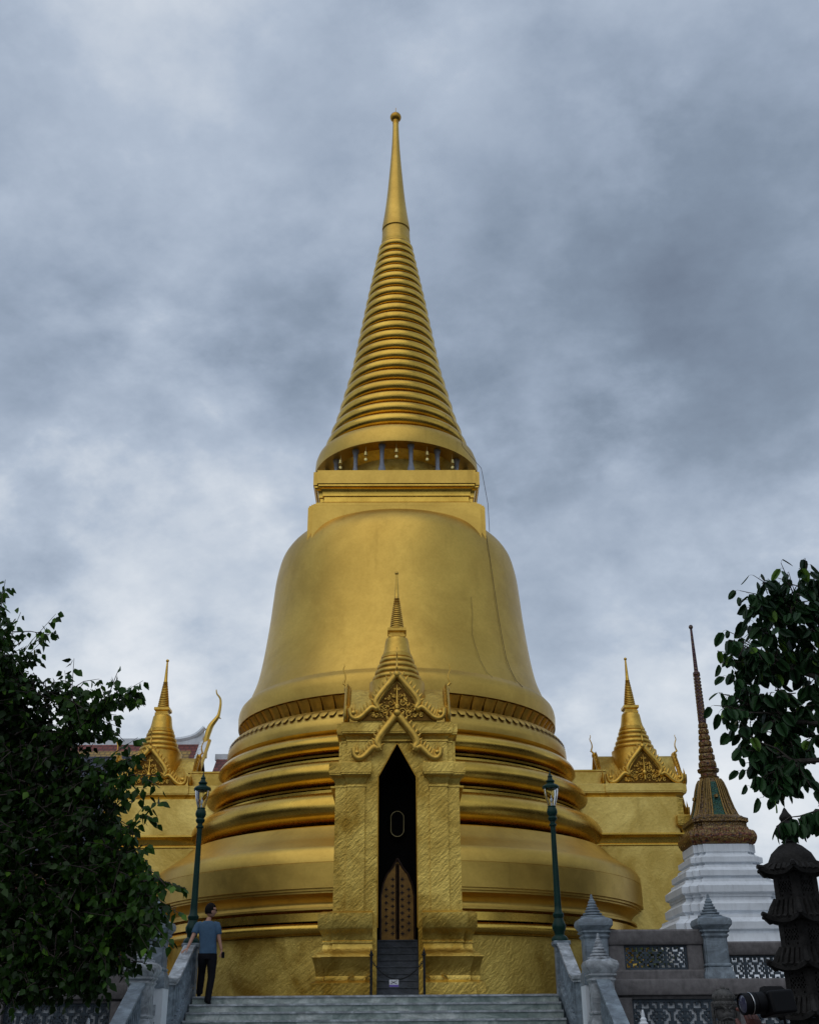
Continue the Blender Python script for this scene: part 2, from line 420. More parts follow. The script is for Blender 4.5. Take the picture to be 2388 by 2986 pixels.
# lotus ring: cavetto with petals
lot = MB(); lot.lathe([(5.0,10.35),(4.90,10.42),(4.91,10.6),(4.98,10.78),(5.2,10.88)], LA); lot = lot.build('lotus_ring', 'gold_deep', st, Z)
m = MB(); NP = 76
for i in range(NP):
    a = 2*pi*i/NP; w = 2*pi/NP*.46
    R = Matrix.Rotation(a, 4, 'Z')
    vs = []; fs = []
    cols = 5
    rows = [(5.20,10.86,1.0),(5.12,10.76,1.0),(5.04,10.64,.98),(4.985,10.53,.9),(4.96,10.45,.62)]
    for (r, z, k) in rows:
        for c in range(cols):
            t = (c/(cols-1)-.5)*2
            rr = r+.03*(1-t*t)
            vs.append((rr*cos(t*w*k), rr*sin(t*w*k), z-.03*(1-t*t)))
    for j in range(len(rows)-1):
        for c in range(cols-1): fs.append((j*cols+c, j*cols+c+1, (j+1)*cols+c+1, (j+1)*cols+c))
    m.add(vs, fs, True, R)
m.build('petal_row', 'gold_carved', lot, Z, 50)
# scalloped leaf edge lying on the band
m = MB(); NP = 124
for i in range(NP):
    a = 2*pi*i/NP; w = 2*pi/NP*.5
    R = Matrix.Rotation(a, 4, 'Z'); vs = []; fs = []
    rows = [(5.18,10.44,1),(5.34,10.37,1),(5.46,10.26,.9),(5.53,10.16,.5)]
    for (r, z, k) in rows:
        for c in range(3):
            t = c-1; rr = r+.018*(1-t*t); vs.append((rr*cos(t*w*k), rr*sin(t*w*k), z))
    for j in range(3):
        for c in range(2): fs.append((j*3+c, j*3+c+1, (j+1)*3+c+1, (j+1)*3+c))
    m.add(vs, fs, True, R)
m.build('leaf_edge', 'gold_carved', lot, Z, 50)
# bell
BELL = [(5.02,10.86),(5.27,10.87),(5.285,11.2),(5.26,11.36)]+smooth_prof([(5.22,11.46),(5.10,11.60)],3)+[(5.04,11.62)]+smooth_prof([(5.00,11.66),(4.90,11.92),(4.73,12.4),(4.59,13.1),(4.48,13.9),(4.39,14.7),(4.32,15.5),(4.26,16.1),(4.17,16.6),(4.04,17.02),(3.78,17.40),(3.42,17.66),(3.0,17.80),(2.2,17.9)],5)
m = MB(); m.lathe(BELL, LA); m.build('bell', 'gold', st, Z, 25)
# harmika (square box)
har = MB(); har.tiers(redent(3.0,[.16]), [(0,16.3),(0,17.98),(-.03,18.0),(-.03,18.06),(-.10,18.08),(-.10,18.14),(-.2,18.17),(-.36,18.3)])
har = har.build('harmika', 'gold', st, Z)
m = MB(); m.tiers(redent(2.62,[.14]), [(0,18.2),(0,18.50),(.05,18.51),(.05,18.55)]+[(.05+.13*(1-cos(pi/2*k/6)), 18.57+.22*sin(pi/2*k/6)) for k in range(7)]+[(.20,18.82),(.20,18.88)])
m.build('cornice', 'gold_ring', har, Z)
m = MB(); m.tiers(redent(2.86,[.14]), [(0,18.90),(0,19.40),(-.05,19.42)]); m.build('slab', 'gold', har, Z)
# colonnade
core = MB(); core.lathe([(2.02,19.4),(2.02,20.3),(2.4,20.62)], 64); core.build('drum_core', 'gold_rough', st, Z)
cb = MB(); cb.lathe([(.125,19.42),(.125,19.62),(.095,19.74),(.072,19.86),(.070,20.2),(.085,20.3),(.075,20.34),(.11,20.46),(.125,20.50),(.125,20.66)], 14)
c0 = cb.build('column', 'col_grey', st, (2.60*cos(radians(-90+11.25)), 2.60*sin(radians(-90+11.25)), TER)) if False else None
me = None
for i in range(16):
    a = radians(-90+11.25+22.5*i)
    if i == 0:
        col0 = cb.build('column', 'col_grey', st, (0,0,TER)); col0.location = (2.6*cos(a), 2.6*sin(a), 0)
    else:
        c = col0.copy(); COL.objects.link(c); c.parent = st; c.location = (2.6*cos(a), 2.6*sin(a), 0)
m = MB(); m.lathe([(2.0,20.56),(2.90,20.54),(2.93,20.48),(3.02,20.48),(3.03,20.55),(3.0,20.95),(2.93,21.16),(2.86,21.22),(2.78,21.26),(2.74,21.30),(2.60,21.33)], LA); m.build('canopy_disc', 'gold', st, Z)
# ringed spire
def rspire(z): # radius of the ring crests
    P = [(21.35,2.72),(22.0,2.52),(22.6,2.31),(25.1,1.71),(28.2,1.20),(31.3,.65),(31.9,.58)]
    for (a, ra), (b, rb) in zip(P, P[1:]):
        if z <= b: return ra+(rb-ra)*(z-a)/(b-a)
    return P[-1][1]
prof = [(2.6,21.30)]; z = 21.33; n = 21
hs = [1.0-.62*i/(n-1)*.62 for i in range(n)]; tot = sum(hs); sc = (31.25-21.33)/tot
for h in hs:
    h *= sc; rc = rspire(z+h*.45); ri = rspire(z+h)-.10*rc**.6
    gap = h*.17
    prof += [(ri+.05*rc**.5, z), (ri+.05*rc**.5, z+gap*.55), (ri-.01, z+gap*.6), (ri-.01, z+gap)]
    zb = z+gap; zt = z+h
    for k in range(1, 12):
        t = k/12
        rb = (rc-ri+.02)
        prof.append((ri+rb*sin(pi*t)**.75+(.0 if t < .5 else 0), zb+(zt-zb)*(1-cos(pi*t))/2))
    z = zt
m = MB(); m.lathe(prof, 112); m.build('ringed_spire', 'gold_ring', st, Z, 40)
m = MB(); m.lathe([(.50,31.15),(.62,31.28),(.62,31.34),(.57,31.37),(.60,31.52),(.585,31.56),(.57,32.02),(.53,32.05),(.53,32.10),(.575,32.14)]+smooth_prof([(.57,32.3),(.45,33.2),(.35,34.2),(.215,36.0),(.15,37.2),(.125,38.12)],6), 56)
m.build('spire_cone', 'gold', st, Z, 40)
m = MB(); m.lathe([(.125,38.02),(.14,38.10),(.12,38.16),(.13,38.24)], 24); m.ball((0,0,38.44), .245, 24, 16, (1,1,.95)); m.tube([(0,0,38.6),(0.01,0,39.0)], .012, 6)
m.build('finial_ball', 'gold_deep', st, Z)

# ---------------------------------------------------------------- porch pieces (front faces -y, origin on stupa axis)
def half_path(W, H, z0, pts): return [(x*W, z0+y*H) for x, y in pts]
NAGA = [(0,1.0),(.12,.86),(.26,.70),(.38,.56),(.47,.43),(.50,.33),(.455,.245),(.47,.20),(.53,.235),(.60,.235),(.70,.15),(.80,.055),(.90,.0),(1.0,.0),(1.07,.07),(1.09,.22)]
def bargeboard(W, H, z0, y, th=.06, wd=.075, xf=None, teeth=True):
    m = MB()
    for s in (-1, 1):
        P = smooth_prof([(x*W*s, z0+zz*H) for x, zz in NAGA], 3)
        m.tube([(p[0], y, p[1]) for p in P], [wd*1.12*(1-.35*(i/len(P))) for i in range(len(P))], 8, None, th/wd*1.4)
        m.tube([(p[0]*.90, y-.03, p[1]-.06*H) for p in P[:len(P)*4//9]], wd*.38, 6)
        if teeth:  # leaf-shaped crockets on the outer edge
            k = 0
            for i in range(2, len(P)-4, 2):
                p = Vector(P[i]); q = Vector(P[i+1]); t = (q-p).normalized(); nn = Vector((t.y, -t.x)) if s < 0 else Vector((-t.y, t.x))
                if nn.y < 0: nn = -nn
                b = p+nn*wd*.6; e = p+nn*(wd*1.9)+Vector((0, .075*H))
                m.tube([(b.x, y, b.y), ((b.x*.6+e.x*.4)+s*.008, y, b.y*.5+e.y*.5), (e.x, y, e.y)], [wd*.60, wd*.52, .008], 6)
        # flame tail at the end
        ex = W*1.0*s
        for k in range(4):
            a = (k-1.0)*.035*W
            m.tube([(ex+s*a, y, z0+.04*H), (ex+s*(a*1.3+.01), y, z0+.17*H), (ex+s*(a*1.3-.008*k), y, z0+(.42-.05*abs(k-1))*H)], [.028, .02, .003], 5)
        m.ball((ex, y-.02, z0+.12*H), .07*W, 8, 6, (1,.7,.9))
    return m
def chofa(m, x, y, z, dx, dy, h=.75):
    """curved horn finial leaning outward along (dx,dy)"""
    pts = [(0,-.05),(.02,.08),(.09,.18),(.17,.27),(.15,.36),(.12,.48),(.14,.64),(.20,.80),(.16,.92),(.17,1.0)]
    P = smooth_prof([(a*h, b*h) for a, b in pts], 3)
    r = [max(.006, .052*h*(1-.8*i/len(P))) for i in range(len(P))]
    m.tube([(x+dx*a, y+dy*a, z+b) for a, b in P], r, 7)
    m.tube([(x+dx*.17*h, y+dy*.17*h, z+.27*h), (x+dx*.24*h, y+dy*.24*h, z+.24*h)], [.03*h,.006], 5)
def scroll(m, cx, cz, y, r, turns=1.4, s=1, ph=0, w=.016):
    P = []
    n = 14
    for i in range(n+1):
        t = i/n; a = ph+s*turns*2*pi*t; rr = r*(1-.85*t)
        P.append((cx+rr*cos(a), y-.015*t, cz+rr*sin(a)))
    m.tube(P, [w*(1-.4*i/n) for i in range(n+1)], 5)

def small_stupa(parent):
    p = MB()
    p.lathe([(.78,8.9),(.78,9.9),(.74,10.02),(.74,10.27),(.66,10.30)], 40)
    r = .66; z = 10.30
    for k in range(4):
        p.lathe([(r-.05,z-.01),(r-.02,z)]+torus_prof(r-.03, z+.14, z+.02, .03, 6)+[(r-.07,z+.16)], 40); r -= .062; z += .165
    p.lathe([(.40,10.94),(.43,10.97),(.43,11.02),(.40,11.03),(.40,11.08),(.385,11.09)]+smooth_prof([(.38,11.1),(.345,11.25),(.32,11.42),(.29,11.54),(.2,11.59)],4), 36)
    o = p.build('small_stupa', 'gold_carved', parent, Z, 30)
    q = MB(); q.tiers(rect(-.225,.225,-.225,.225), [(0,11.55),(0,11.62),(-.03,11.64),(-.03,11.67),(.03,11.72),(.03,11.80),(0,11.81)]); q.build('harmika', 'gold_carved', o, Z)
    q = MB(); pr = [(.20,11.80)]; z = 11.82; nR = 15
    for k in range(nR):
        h = .066-.0008*k; rr = .195-.0086*k
        pr += [(rr-.045,z),(rr-.045,z+.014),(rr,z+.018),(rr+.006,z+.034),(rr-.002,z+h-.010),(rr-.045,z+h-.004)]; z += h
    pr += [(.075,z),(.07,z+.02)]+[(.060-.032*t/5, z+.03+.70*t/5) for t in range(6)]
    zt = pr[-1][1]
    q.lathe(pr, 24); q.ball((0,0,zt+.04), .055, 10, 8); q.build('spire', 'gold_carved', o, Z, 50)
    o.location.y = -7.9
    return o

def pediment_piece(W, H, z0):
    """gable fronting -y at y=0: dark tympanum, relief, bargeboard, horn"""
    poly = [(x*W*.96, z0+y*H*.97) for x, y in NAGA[:13] if not (.45 <= x <= .475 and y < .3)]
    poly = [(-x, z) for x, z in poly[::-1]][:-1]+poly
    return poly

def porch(rz, full=True):
    root = MB()
    # two side masses with the passage between them
    for s in (-1, 1):
        x0, x1 = (.56, 1.47) if s > 0 else (-1.47, -.56)
        root.tiers(rect(x0, x1, -8.80, -6.4), [(.0,TER-.3),(.0,8.5)])
    root.tiers(rect(-1.475, 1.475, -6.42, -5.0), [(0,TER-.3),(0,8.5)])
    
    pc = root.build('porch', 'gold_wall' if rz else 'gold_rough', st, Z); pc.rotation_euler.z = rz
    # sub-plinths
    for s in (-1, 1):
        f = rect(.57, 1.55, -9.20, -8.6) if s > 0 else rect(-1.55, -.57, -9.20, -8.6)
        f2 = rect(1.50, 1.78, -9.05, -6.3) if s > 0 else rect(-1.78, -1.50, -9.05, -6.3)
        m = MB()
        for ff, e in ((f, 0), (f2, -.004)):
            K = .0
            m.tiers(ff, [(.24+e,TER-.1),(.24+e,2.80),(.20+e,2.83),(.12+e,2.86),(.12+e,2.93)]
                    +smooth_prof([(.11+e,2.95),(.13+e,3.1),(.19+e,3.3),(.22+e,3.36)],3)+[(.20+e,3.38)]
                    +smooth_prof([(.14+e,3.43),(.03+e,3.50),(-.02+e,3.56)],3)+[(-.03+e,3.66),(.0+e,3.67),(.0+e,3.71)]
                    +smooth_prof([(-.02+e,3.73),(.01+e,3.86),(.08+e,3.97)],3)+[(.10+e,4.01),(.10+e,4.33),(.04+e,4.36),(-.02+e,4.38)])
        # inner returns would block the passage: clip
        for i, v in enumerate(m.v):
            if abs(v[0]) < .585: m.v[i] = (.585*s, v[1], v[2])
        pd = m.build('pedestal', 'gold_rough', pc, Z)
        for xa_ in (.66, 1.06, 1.62):
            for q in range(1):
                m = MB(); x_ = s*(xa_+(.10 if q else 0)); yy = -9.33 if xa_ < 1.5 else -9.18
                m.tube([(x_-.05*s,yy-.02,2.955),(x_,yy-.09,2.95),(x_+.06*s,yy-.07,2.90),(x_+.08*s,yy-.03,2.86)], [.022,.032,.028,.012], 6)
                m.build('foot_bracket', 'gold_wall', pd, Z, 50)
        # pilasters
        m = MB()
        a, b = (.80, 1.24); c = 1.54
        if s > 0: fa = rect(a, b, -9.06, -8.7); fb = rect(b-.02, c, -8.95, -8.86)
        else: fa = rect(-b, -a, -9.06, -8.7); fb = rect(-c, -b+.02, -8.95, -8.86)
        m.tiers(fa, [(0,4.3),(0,7.32)]); m.tiers(fb, [(0,4.3),(0,7.32)])
        m.build('pilaster', 'gold_rough', pc, Z)
        m = MB()
        capp = lambda e: [(0+e,7.30),(.02+e,7.31),(.02+e,7.36),(0+e,7.37),(.02+e,7.44)]+smooth_prof([(.03+e,7.46),(.06+e,7.52),(.13+e,7.58)],3)+[(.145+e,7.60),(.145+e,7.63),(.16+e,7.64),(.16+e,7.88),(.14+e,7.91),(0+e,7.93)]
        m.tiers(fa, capp(.004)); m.tiers(fb, capp(0))
        m.build('capital', 'gold_rough', pc, Z)
        # side cornices that return along the flank
        m = MB(); f = rect(1.38, 1.48, -8.7, -5.0) if s > 0 else rect(-1.48, -1.38, -8.7, -5.0)
        m.tiers(f, [(0,7.0),(.04,7.02),(.04,7.06),(.02,7.08)]+smooth_prof([(.03,7.12),(.08,7.24),(.16,7.30)],3)+[(.18,7.32),(.18,7.36),(0,7.40)])
        m.build('flank_cornice', 'gold_ring', pc, Z)
    # jambs with pointed opening
    m = MB()
    for s in (-1, 1):
        poly = [(.49*s,TER-.05),(.80*s,TER-.05),(.80*s,7.9),(.80*s,8.2),(.26*s,8.75),(0,9.0),(0,8.46),(.49*s,7.58)]
        m.prism_y(poly, -8.97, -8.62)
    m.build('door_surround', 'gold_rough', pc, Z, 20)
    m = MB()
    for s in (-1, 1):
        m.tube([(.475*s,-8.96,TER+1.6),(.475*s,-8.96,7.57),(0,-8.96,8.43)], .018, 6)
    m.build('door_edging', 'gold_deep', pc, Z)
    # passage lining, coloured black to stand in for the unlit interior
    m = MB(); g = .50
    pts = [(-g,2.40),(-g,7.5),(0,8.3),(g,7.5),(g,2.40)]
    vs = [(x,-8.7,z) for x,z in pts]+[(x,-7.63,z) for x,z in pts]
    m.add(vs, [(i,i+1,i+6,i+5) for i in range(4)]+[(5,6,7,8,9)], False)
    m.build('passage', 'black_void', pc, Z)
    # inner steps
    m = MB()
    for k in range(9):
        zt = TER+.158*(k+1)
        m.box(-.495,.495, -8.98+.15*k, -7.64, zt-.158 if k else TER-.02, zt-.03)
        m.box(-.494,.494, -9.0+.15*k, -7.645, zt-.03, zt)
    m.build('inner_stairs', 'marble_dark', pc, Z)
    # door leaves
    m = MB()
    tp = [(-.42,3.84),(-.012,3.84),(-.012,5.70),(-.06,5.64),(-.14,5.52),(-.26,5.40),(-.36,5.17),(-.42,4.87)]
    for s in (1,-1): m.prism_y([(x*s, z) for x, z in tp], -7.72, -7.66)
    dr = m.build('door', 'door_brown', pc, Z)
    m = MB()
    for s in (-1,1):
        for r in range(10):
            for c in range(2):
                x = s*(.12+.16*c); z = 3.99+.16*r+(.08 if c else 0)
                if z > 5.36-.7*abs(x): continue
                for a in range(4):
                    m.box(-.013,.013,-7.735,-7.722,.002,.044, Matrix.Translation((x,0,z)) @ Matrix.Rotation(a*pi/2,4,'Y'))
        m.tube([(s*.03,-7.73,3.87),(s*.03,-7.73,5.64)], .018, 5)
        m.tube([(s*.42,-7.73,3.87),(s*.42,-7.73,4.87),(s*.36,-7.73,5.17),(s*.26,-7.73,5.40),(s*.14,-7.73,5.54),(0,-7.73,5.78)], .028, 5)
    m.build('door_ornament', 'door_dark', dr, Z)
    # storey above the capitals and its cornice
    for s in (-1,1):
        f = rect(.66,1.26,-9.02,-8.6) if s > 0 else rect(-1.26,-.66,-9.02,-8.6)
        g2 = rect(1.2,1.39,-8.88,-6.6) if s > 0 else rect(-1.39,-1.2,-8.88,-6.6)
        m = MB(); m.tiers(f, [(0,7.8),(0,8.47)]); m.tiers(g2, [(0,7.8),(0,8.47)]); m.build('attic_wall', 'gold_rough', pc, Z)
    m = MB()
    ent = lambda e: [(0+e,8.44),(.02+e,8.45),(.02+e,8.49),(0+e,8.50)]+smooth_prof([(.01+e,8.52),(.05+e,8.58),(.11+e,8.62)],3)+[(.125+e,8.64),(.125+e,8.67),(.14+e,8.68),(.14+e,8.90),(.12+e,8.92),(0+e,8.93)]
    m.tiers(rect(-1.26,1.26,-9.02,-6.6), ent(.004)); m.tiers(rect(-1.39,1.39,-8.88,-6.7), ent(0)); m.tiers(rect(-1.36,1.36,-8.86,-4.9), ent(-.03))
    m.build('entablature', 'gold_wall' if rz else 'gold_rough', pc, Z)
    # block joining the roof to the bell
    m = MB(); m.tiers(rect(-.95,.95,-6.7,-4.9), [(0,8.9),(0,9.40),(.03,9.42),(.03,9.47)]); m.build('parapet', 'gold_wall', pc, Z)
    # cross roof: four gables round the small stupa
    rf = MB()
    for k in range(4):
        R = Matrix.Translation((0,-7.9,0)) @ Matrix.Rotation(k*pi/2, 4, 'Z')
        rf.prism_y([(-1.02,8.90),(1.02,8.90),(.98,9.02),(.55,9.42),(.12,10.02),(0,10.12),(-.12,10.02),(-.55,9.42),(-.98,9.02)], -1.22, 0, R)
    roof = rf.build('cross_roof', 'gold_rough', pc, Z, 40)
    W, H, z0 = 1.10, 1.16, 9.0
    poly = [(0,9.98),(.14,9.82),(.30,9.62),(.44,9.42),(.50,9.26),(.56,9.20),(.70,9.12),(.86,9.0),(.9,8.95)]
    poly = [(-x, z) for x, z in poly[::-1]][:-1]+poly
    for k in range(4):
        R = Matrix.Translation((0,-7.9,0)) @ Matrix.Rotation(k*pi/2, 4, 'Z')
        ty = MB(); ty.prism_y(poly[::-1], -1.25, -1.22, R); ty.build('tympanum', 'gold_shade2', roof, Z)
        b = bargeboard(W, H, z0, -1.31); chofa(b, 0, -1.30, 10.10, 0, -1, .74); b.ball((0,-1.33,10.14), .095, 10, 8, (1,1,1.2))
        bb = MB(); bb.add(b.v, b.f, True, R); bb.build('bargeboard', 'gold_carved', roof, Z, 50)
        r = MB(); rnd = random.Random(5)
        for s in (-1,1):
            for (cx, cz, rr, ph) in ((.13,9.18,.10,0),(.30,9.12,.09,1),(.16,9.40,.085,2),(.08,9.60,.06,3),(.30,9.30,.075,4),(.62,9.08,.06,1),(.46,9.08,.055,2),(.05,9.76,.04,0),(.22,9.52,.05,2),(.40,9.22,.05,3)):
                scroll(r, s*cx, cz, -1.275, rr, 1.3, s, ph if s > 0 else pi-ph)
            for q in range(46):
                cx = rnd.uniform(.03,.62); cz = 9.0+rnd.uniform(.03, max(.08,.85-1.15*cx))
                r.ball((s*cx, -1.27, cz), rnd.uniform(.018,.034), 6, 5, (1,.8,1.3))
        r.tube([(0,-1.29,9.08),(0,-1.30,9.5),(0,-1.29,9.88)], [.045,.035,.008], 6)
        r.ball((0,-1.31,9.30), .075, 8, 6, (1,.7,1.3))
        rl = MB(); rl.add(r.v, r.f, True, R); rl.build('relief', 'gold_carved', roof, Z, 50)
    # lower gable over the doorway
    b = bargeboard(1.0, 1.12, 7.99, -9.22, .07, .075)
    for s in (-1,1):
        b.tube([(0,-9.16,9.14),(s*.42,-9.16,8.55),(s*.46,-9.16,8.35)], [.09,.09,.05], 6)
    b.ball((0,-9.28,9.12), .10, 10, 8, (1,.8,1)); b.ball((0,-9.28,9.24), .06, 8, 6)
    b.build('arch_gable', 'gold_carved', pc, Z, 50)
    small_stupa(pc)
    return pc
porch(0); porch(pi/2); porch(-pi/2)

# ================================================================== SETTING
m = MB(); m.box(-1500,1500,-1500,1500,-.2,0); tag(m.build('ground', 'paving'), kind='structure')
SL, SR = -4.35, 3.48      # inner faces of the stair well
m = MB()
m.box(-70, -4.62, 20.42, 90, .004, TER-.02); m.box(3.74, 70, 20.42, 90, .004, TER-.02); m.box(-4.62, 3.74, 24.32, 90, .004, TER-.02)
tag(m.build('terrace', 'terrace'), kind='structure')

# ---------------------------------------------------------------- staircase
sc_ = MB()
for k in range(5):     # upper flight, 5 risers: LAND -> TER
    zt = TER-.15*k; y = 24.0-.30*k
    sc_.box(-4.05, 3.18, y+.03, 24.6, (zt-.148 if k < 4 else .01), zt-.035)
stairs = sc_.build('staircase', 'marble_step')
tag(stairs, 'wide veined marble staircase rising to the golden stupa', 'staircase')
m = MB()
for k in range(5):
    zt = TER-.15*k; y = 24.0-.30*k
    m.box(-4.049, 3.179, y, y+.36, zt-.034, zt+.002)
m.build('nosing', 'marble_light', stairs)
m = MB(); m.box(-4.6, 3.72, 19.75, 22.83, .01, LAND); m.build('landing', 'marble_step', stairs)
m = MB()
for k in range(11):
    zt = LAND-.15*(k+1)
    if zt < .05: break
    y = 19.75-.30*(k+1)
    m.box(-4.05, 3.18, y, 19.76, .01 if k > 8 else zt-.15, zt)
m.build('lower_flight', 'marble_step', stairs)

# ---------------------------------------------------------------- newel posts
NEWG = 'marble newel posts of the stairs'
def newel(name, x, y, zb, zt, w, label, mat='marble_grey', group=NEWG, pier=None):
    r = empty(name, (x, y, zb)); tag(r, label, 'post', group)
    H = zt-zb; h = w/2; L = (0,0,0)
    zs = zb+H*.50 if H < 1.65 else zb+H*.53     # shoulder
    f = redent(h*.80, [h*.10]) ; loc = (0,0,zb)
    m = MB(); m.tiers(f, [(h*.22,zb),(h*.22,zb+.16),(h*.10,zb+.22),(h*.10,zb+.25),(h*.02,zb+.27),(h*.10,zb+.29),(h*.10,zb+.31),(0,zb+.33),(0,zs)]); m.build('shaft', mat, r, loc)
    zc = zs; u = (zt-zs)
    m = MB(); m.tiers(f, [(0,zc-.01),(.01,zc+.01),(h*.12,zc+.03),(h*.12,zc+.05),(h*.05,zc+.06),(h*.05,zc+.075),(h*.20,zc+.10),(h*.20,zc+.12),(h*.12,zc+.13),(h*.36,zc+u*.28),(h*.38,zc+u*.36),(h*.30,zc+u*.42),(-h*.02,zc+u*.47)]); m.build('cap', mat, r, loc)
    pr = []; z = zc+u*.46; rr = h*.80
    for k in range(6):
        pr += [(rr*.86,z),(rr*1.06,z+.012),(rr*1.04,z+.035),(rr*.80,z+.045)]; z += u*.065; rr *= .79
    pr += [(rr*.9,z),(rr*1.0,z+u*.02),(rr*.55,z+u*.05),(rr*.6,z+u*.07),(.012,zt)]
    m = MB(); m.lathe(pr, 4, 0, 0, True, Matrix.Diagonal((1.25,1.25,1,1)), pi/4) if False else m.lathe(pr, 16); m.build('finial', mat, r, loc, 40)
    if pier is not None:
        m = MB(); z0, z1 = pier
        m.box(-.25,.25,-.24,.24, z0, z1); 
        pm = m.build('pier', 'paint_white', r, loc)
        m = MB()
        for q in range(3):
            zz_ = z0+.08+q*.26
            if zz_+.17 < z1: m.box(-.15,.15,-.262,-.238, zz_, zz_+.16)
        m.build('recess', 'marble_light', pm, loc)
    for o in [c for c in bpy.data.objects if c.parent == r]: pass
    return r
XR, XL = 3.33, -4.18
newel('newel_post', XR+.05, 20.45, TER+.0, 3.89, .50, 'tall grey marble post with tiered finial right of the stairs', pier=(LAND, TER))
newel('newel_post', XL+.03, 20.45, TER+.0, 3.89, .50, 'tall grey marble post half hidden by leaves left of the stairs', pier=(LAND, TER))
newel('newel_post', XR, 19.78, .01+LAND-.0, 3.20, .46, 'short pale marble post in front of the tall post right of the stairs', 'marble_light')
newel('newel_post', XL, 19.78, .01+LAND-.0, 3.20, .46, 'short pale marble post in front of the tall post under the tree', 'marble_light')
newel('newel_post', XR, 16.6, .0, 1.96, .46, 'white finialled post at the right foot of the stairs', 'paint_white')
newel('newel_post', XL, 16.6, .0, 1.91, .46, 'white finialled post at the left foot of the stairs', 'paint_white')
TG = 'marble posts of the terrace railing'
newel('railing_post', 5.42, 20.45, TER+.0, 3.89, .50, 'grey marble railing post standing before the white tiered stupa', group=TG)
newel('railing_post', -6.25, 20.45, TER+.0, 3.89, .50, 'grey marble railing post deep behind the left tree', group=TG)
newel('railing_post', 8.0, 23.2, TER+.0, 3.9, .50, 'grey marble railing post beyond the dark stone pagoda', group=TG)

# ---------------------------------------------------------------- stair balustrades: ribbons that follow a path
def ribbon(m, path, w, z0f, z1f):
    """path of (x,y); vertical wall of width w between z0f(i) and z1f(i)"""
    n = len(path); vs = []
    for i in range(n):
        a = Vector(path[max(i-1,0)]); b = Vector(path[min(i+1,n-1)]); t = (b-a).normalized(); q = Vector((-t.y, t.x))*w/2
        p = Vector(path[i])
        z0, z1 = z0f(i), z1f(i)
        vs += [(p.x-q.x,p.y-q.y,z0),(p.x+q.x,p.y+q.y,z0),(p.x+q.x,p.y+q.y,z1),(p.x-q.x,p.y-q.y,z1)]
    fs = []
    for i in range(n-1):
        a, b = 4*i, 4*i+4
        for k in range(4):
            l = (k+1) % 4; fs.append((a+k, b+k, b+l, a+l))
    fs.append((0,1,2,3)); fs.append((4*n-1,4*n-2,4*n-3,4*n-4))
    m.add(vs, fs)
def stair_rail(side, label, upper=True):
    s = side; X = XR if s > 0 else XL
    if upper:
        P = [(X, 24.25), (X, 24.0), (X, 23.6), (X, 23.2), (X, 22.85), (X, 22.62), (X+s*.015, 22.45)]
        for k in range(1, 9):
            a = pi/2*k/8; P.append((X+s*(.015+.16*(1-cos(a))), 22.45-.16*sin(a)*1.0))
        P += [(X+s*.35, 22.29), (X+s*.52, 22.29)]
        zr = []
        for (x, y) in P:
            t = (y-22.5)/(24.1-22.5)
            zr.append(2.66+max(0, t)*.74 + (.012 if t < .05 else 0))
        zr[0] = 3.40
    else:
        P = [(X, 19.6-.4*k) for k in range(8)]
        zr = [2.50-.5*(19.6-p[1]) for p in P]
    r = empty('stair_balustrade', (P[0][0], P[0][1], LAND if upper else 0)); tag(r, label, 'balustrade', 'marble balustrades of the stairs')
    loc = r.location
    m = MB(); ribbon(m, P, .23, lambda i: zr[i]-.055, lambda i: zr[i]); ribbon(m, P, .17, lambda i: zr[i]-.11, lambda i: zr[i]-.054)
    m.build('handrail', 'marble_light' if upper else 'marble_grey', r, loc)
    m = MB(); ribbon(m, P, .09, lambda i: zr[i]-.72, lambda i: zr[i]-.10); m.build('panel', 'marble_grey', r, loc)
    m = MB(); 
    ribbon(m, P, .20, lambda i: max(LAND-.4, zr[i]-1.05) if upper else max(.01, zr[i]-1.3), lambda i: zr[i]-.72); ribbon(m, P, .25, lambda i: zr[i]-.82, lambda i: zr[i]-.76)
    m.build('stringer', 'marble_grey', r, loc)
    # upright ribs on both faces
    m = MB()
    L = 0
    for i in range(len(P)-1):
        a = Vector(P[i]); b = Vector(P[i+1]); d = (b-a).length
        if upper and i > 5: break
        t = (b-a).normalized(); q = Vector((-t.y, t.x)); n = max(1, int(d/.115))
        for k in range(n):
            f_ = (k+.5)/n; p = a.lerp(b, f_); zc = zr[i]*(1-f_)+zr[i+1]*f_
            for u in (-1, 1):
                c = p+q*.05*u
                m.tube([(c.x,c.y,zc-.71),(c.x,c.y,zc-.64),(c.x,c.y,zc-.45),(c.x,c.y,zc-.25),(c.x,c.y,zc-.11)], [.028,.020,.034,.020,.028], 6)
    m.build('baluster_row', 'marble_grey', r, loc)
    if upper:   # carved oval on the turned end
        m = MB(); cx = X+s*.345; cz = 2.24; y = 22.235
        P2 = [(cx+.085*cos(2*pi*k/24), y, cz+(.15*abs(sin(2*pi*k/24))**.7+.08)*(1 if sin(2*pi*k/24) >= 0 else -1)) for k in range(25)]
        m.tube(P2, .012, 6)
        rnd = random.Random(3)
        for k in range(34):
            a = rnd.uniform(0, 2*pi); q = rnd.uniform(0,1)**.5
            scroll(m, cx+.055*q*cos(a), cz+.17*q*sin(a), y, rnd.uniform(.012,.028), 1, 1, a, .006)
        m.build('medallion', 'lattice', r, loc, 50)
    return r
stair_rail(1, 'upper stair balustrade climbing to the right lamp post')
stair_rail(-1, 'upper stair balustrade that the climbing man touches')
stair_rail(1, 'lower stair balustrade running down from the right newel post', False)
stair_rail(-1, 'lower stair balustrade running down from the left newel post', False)
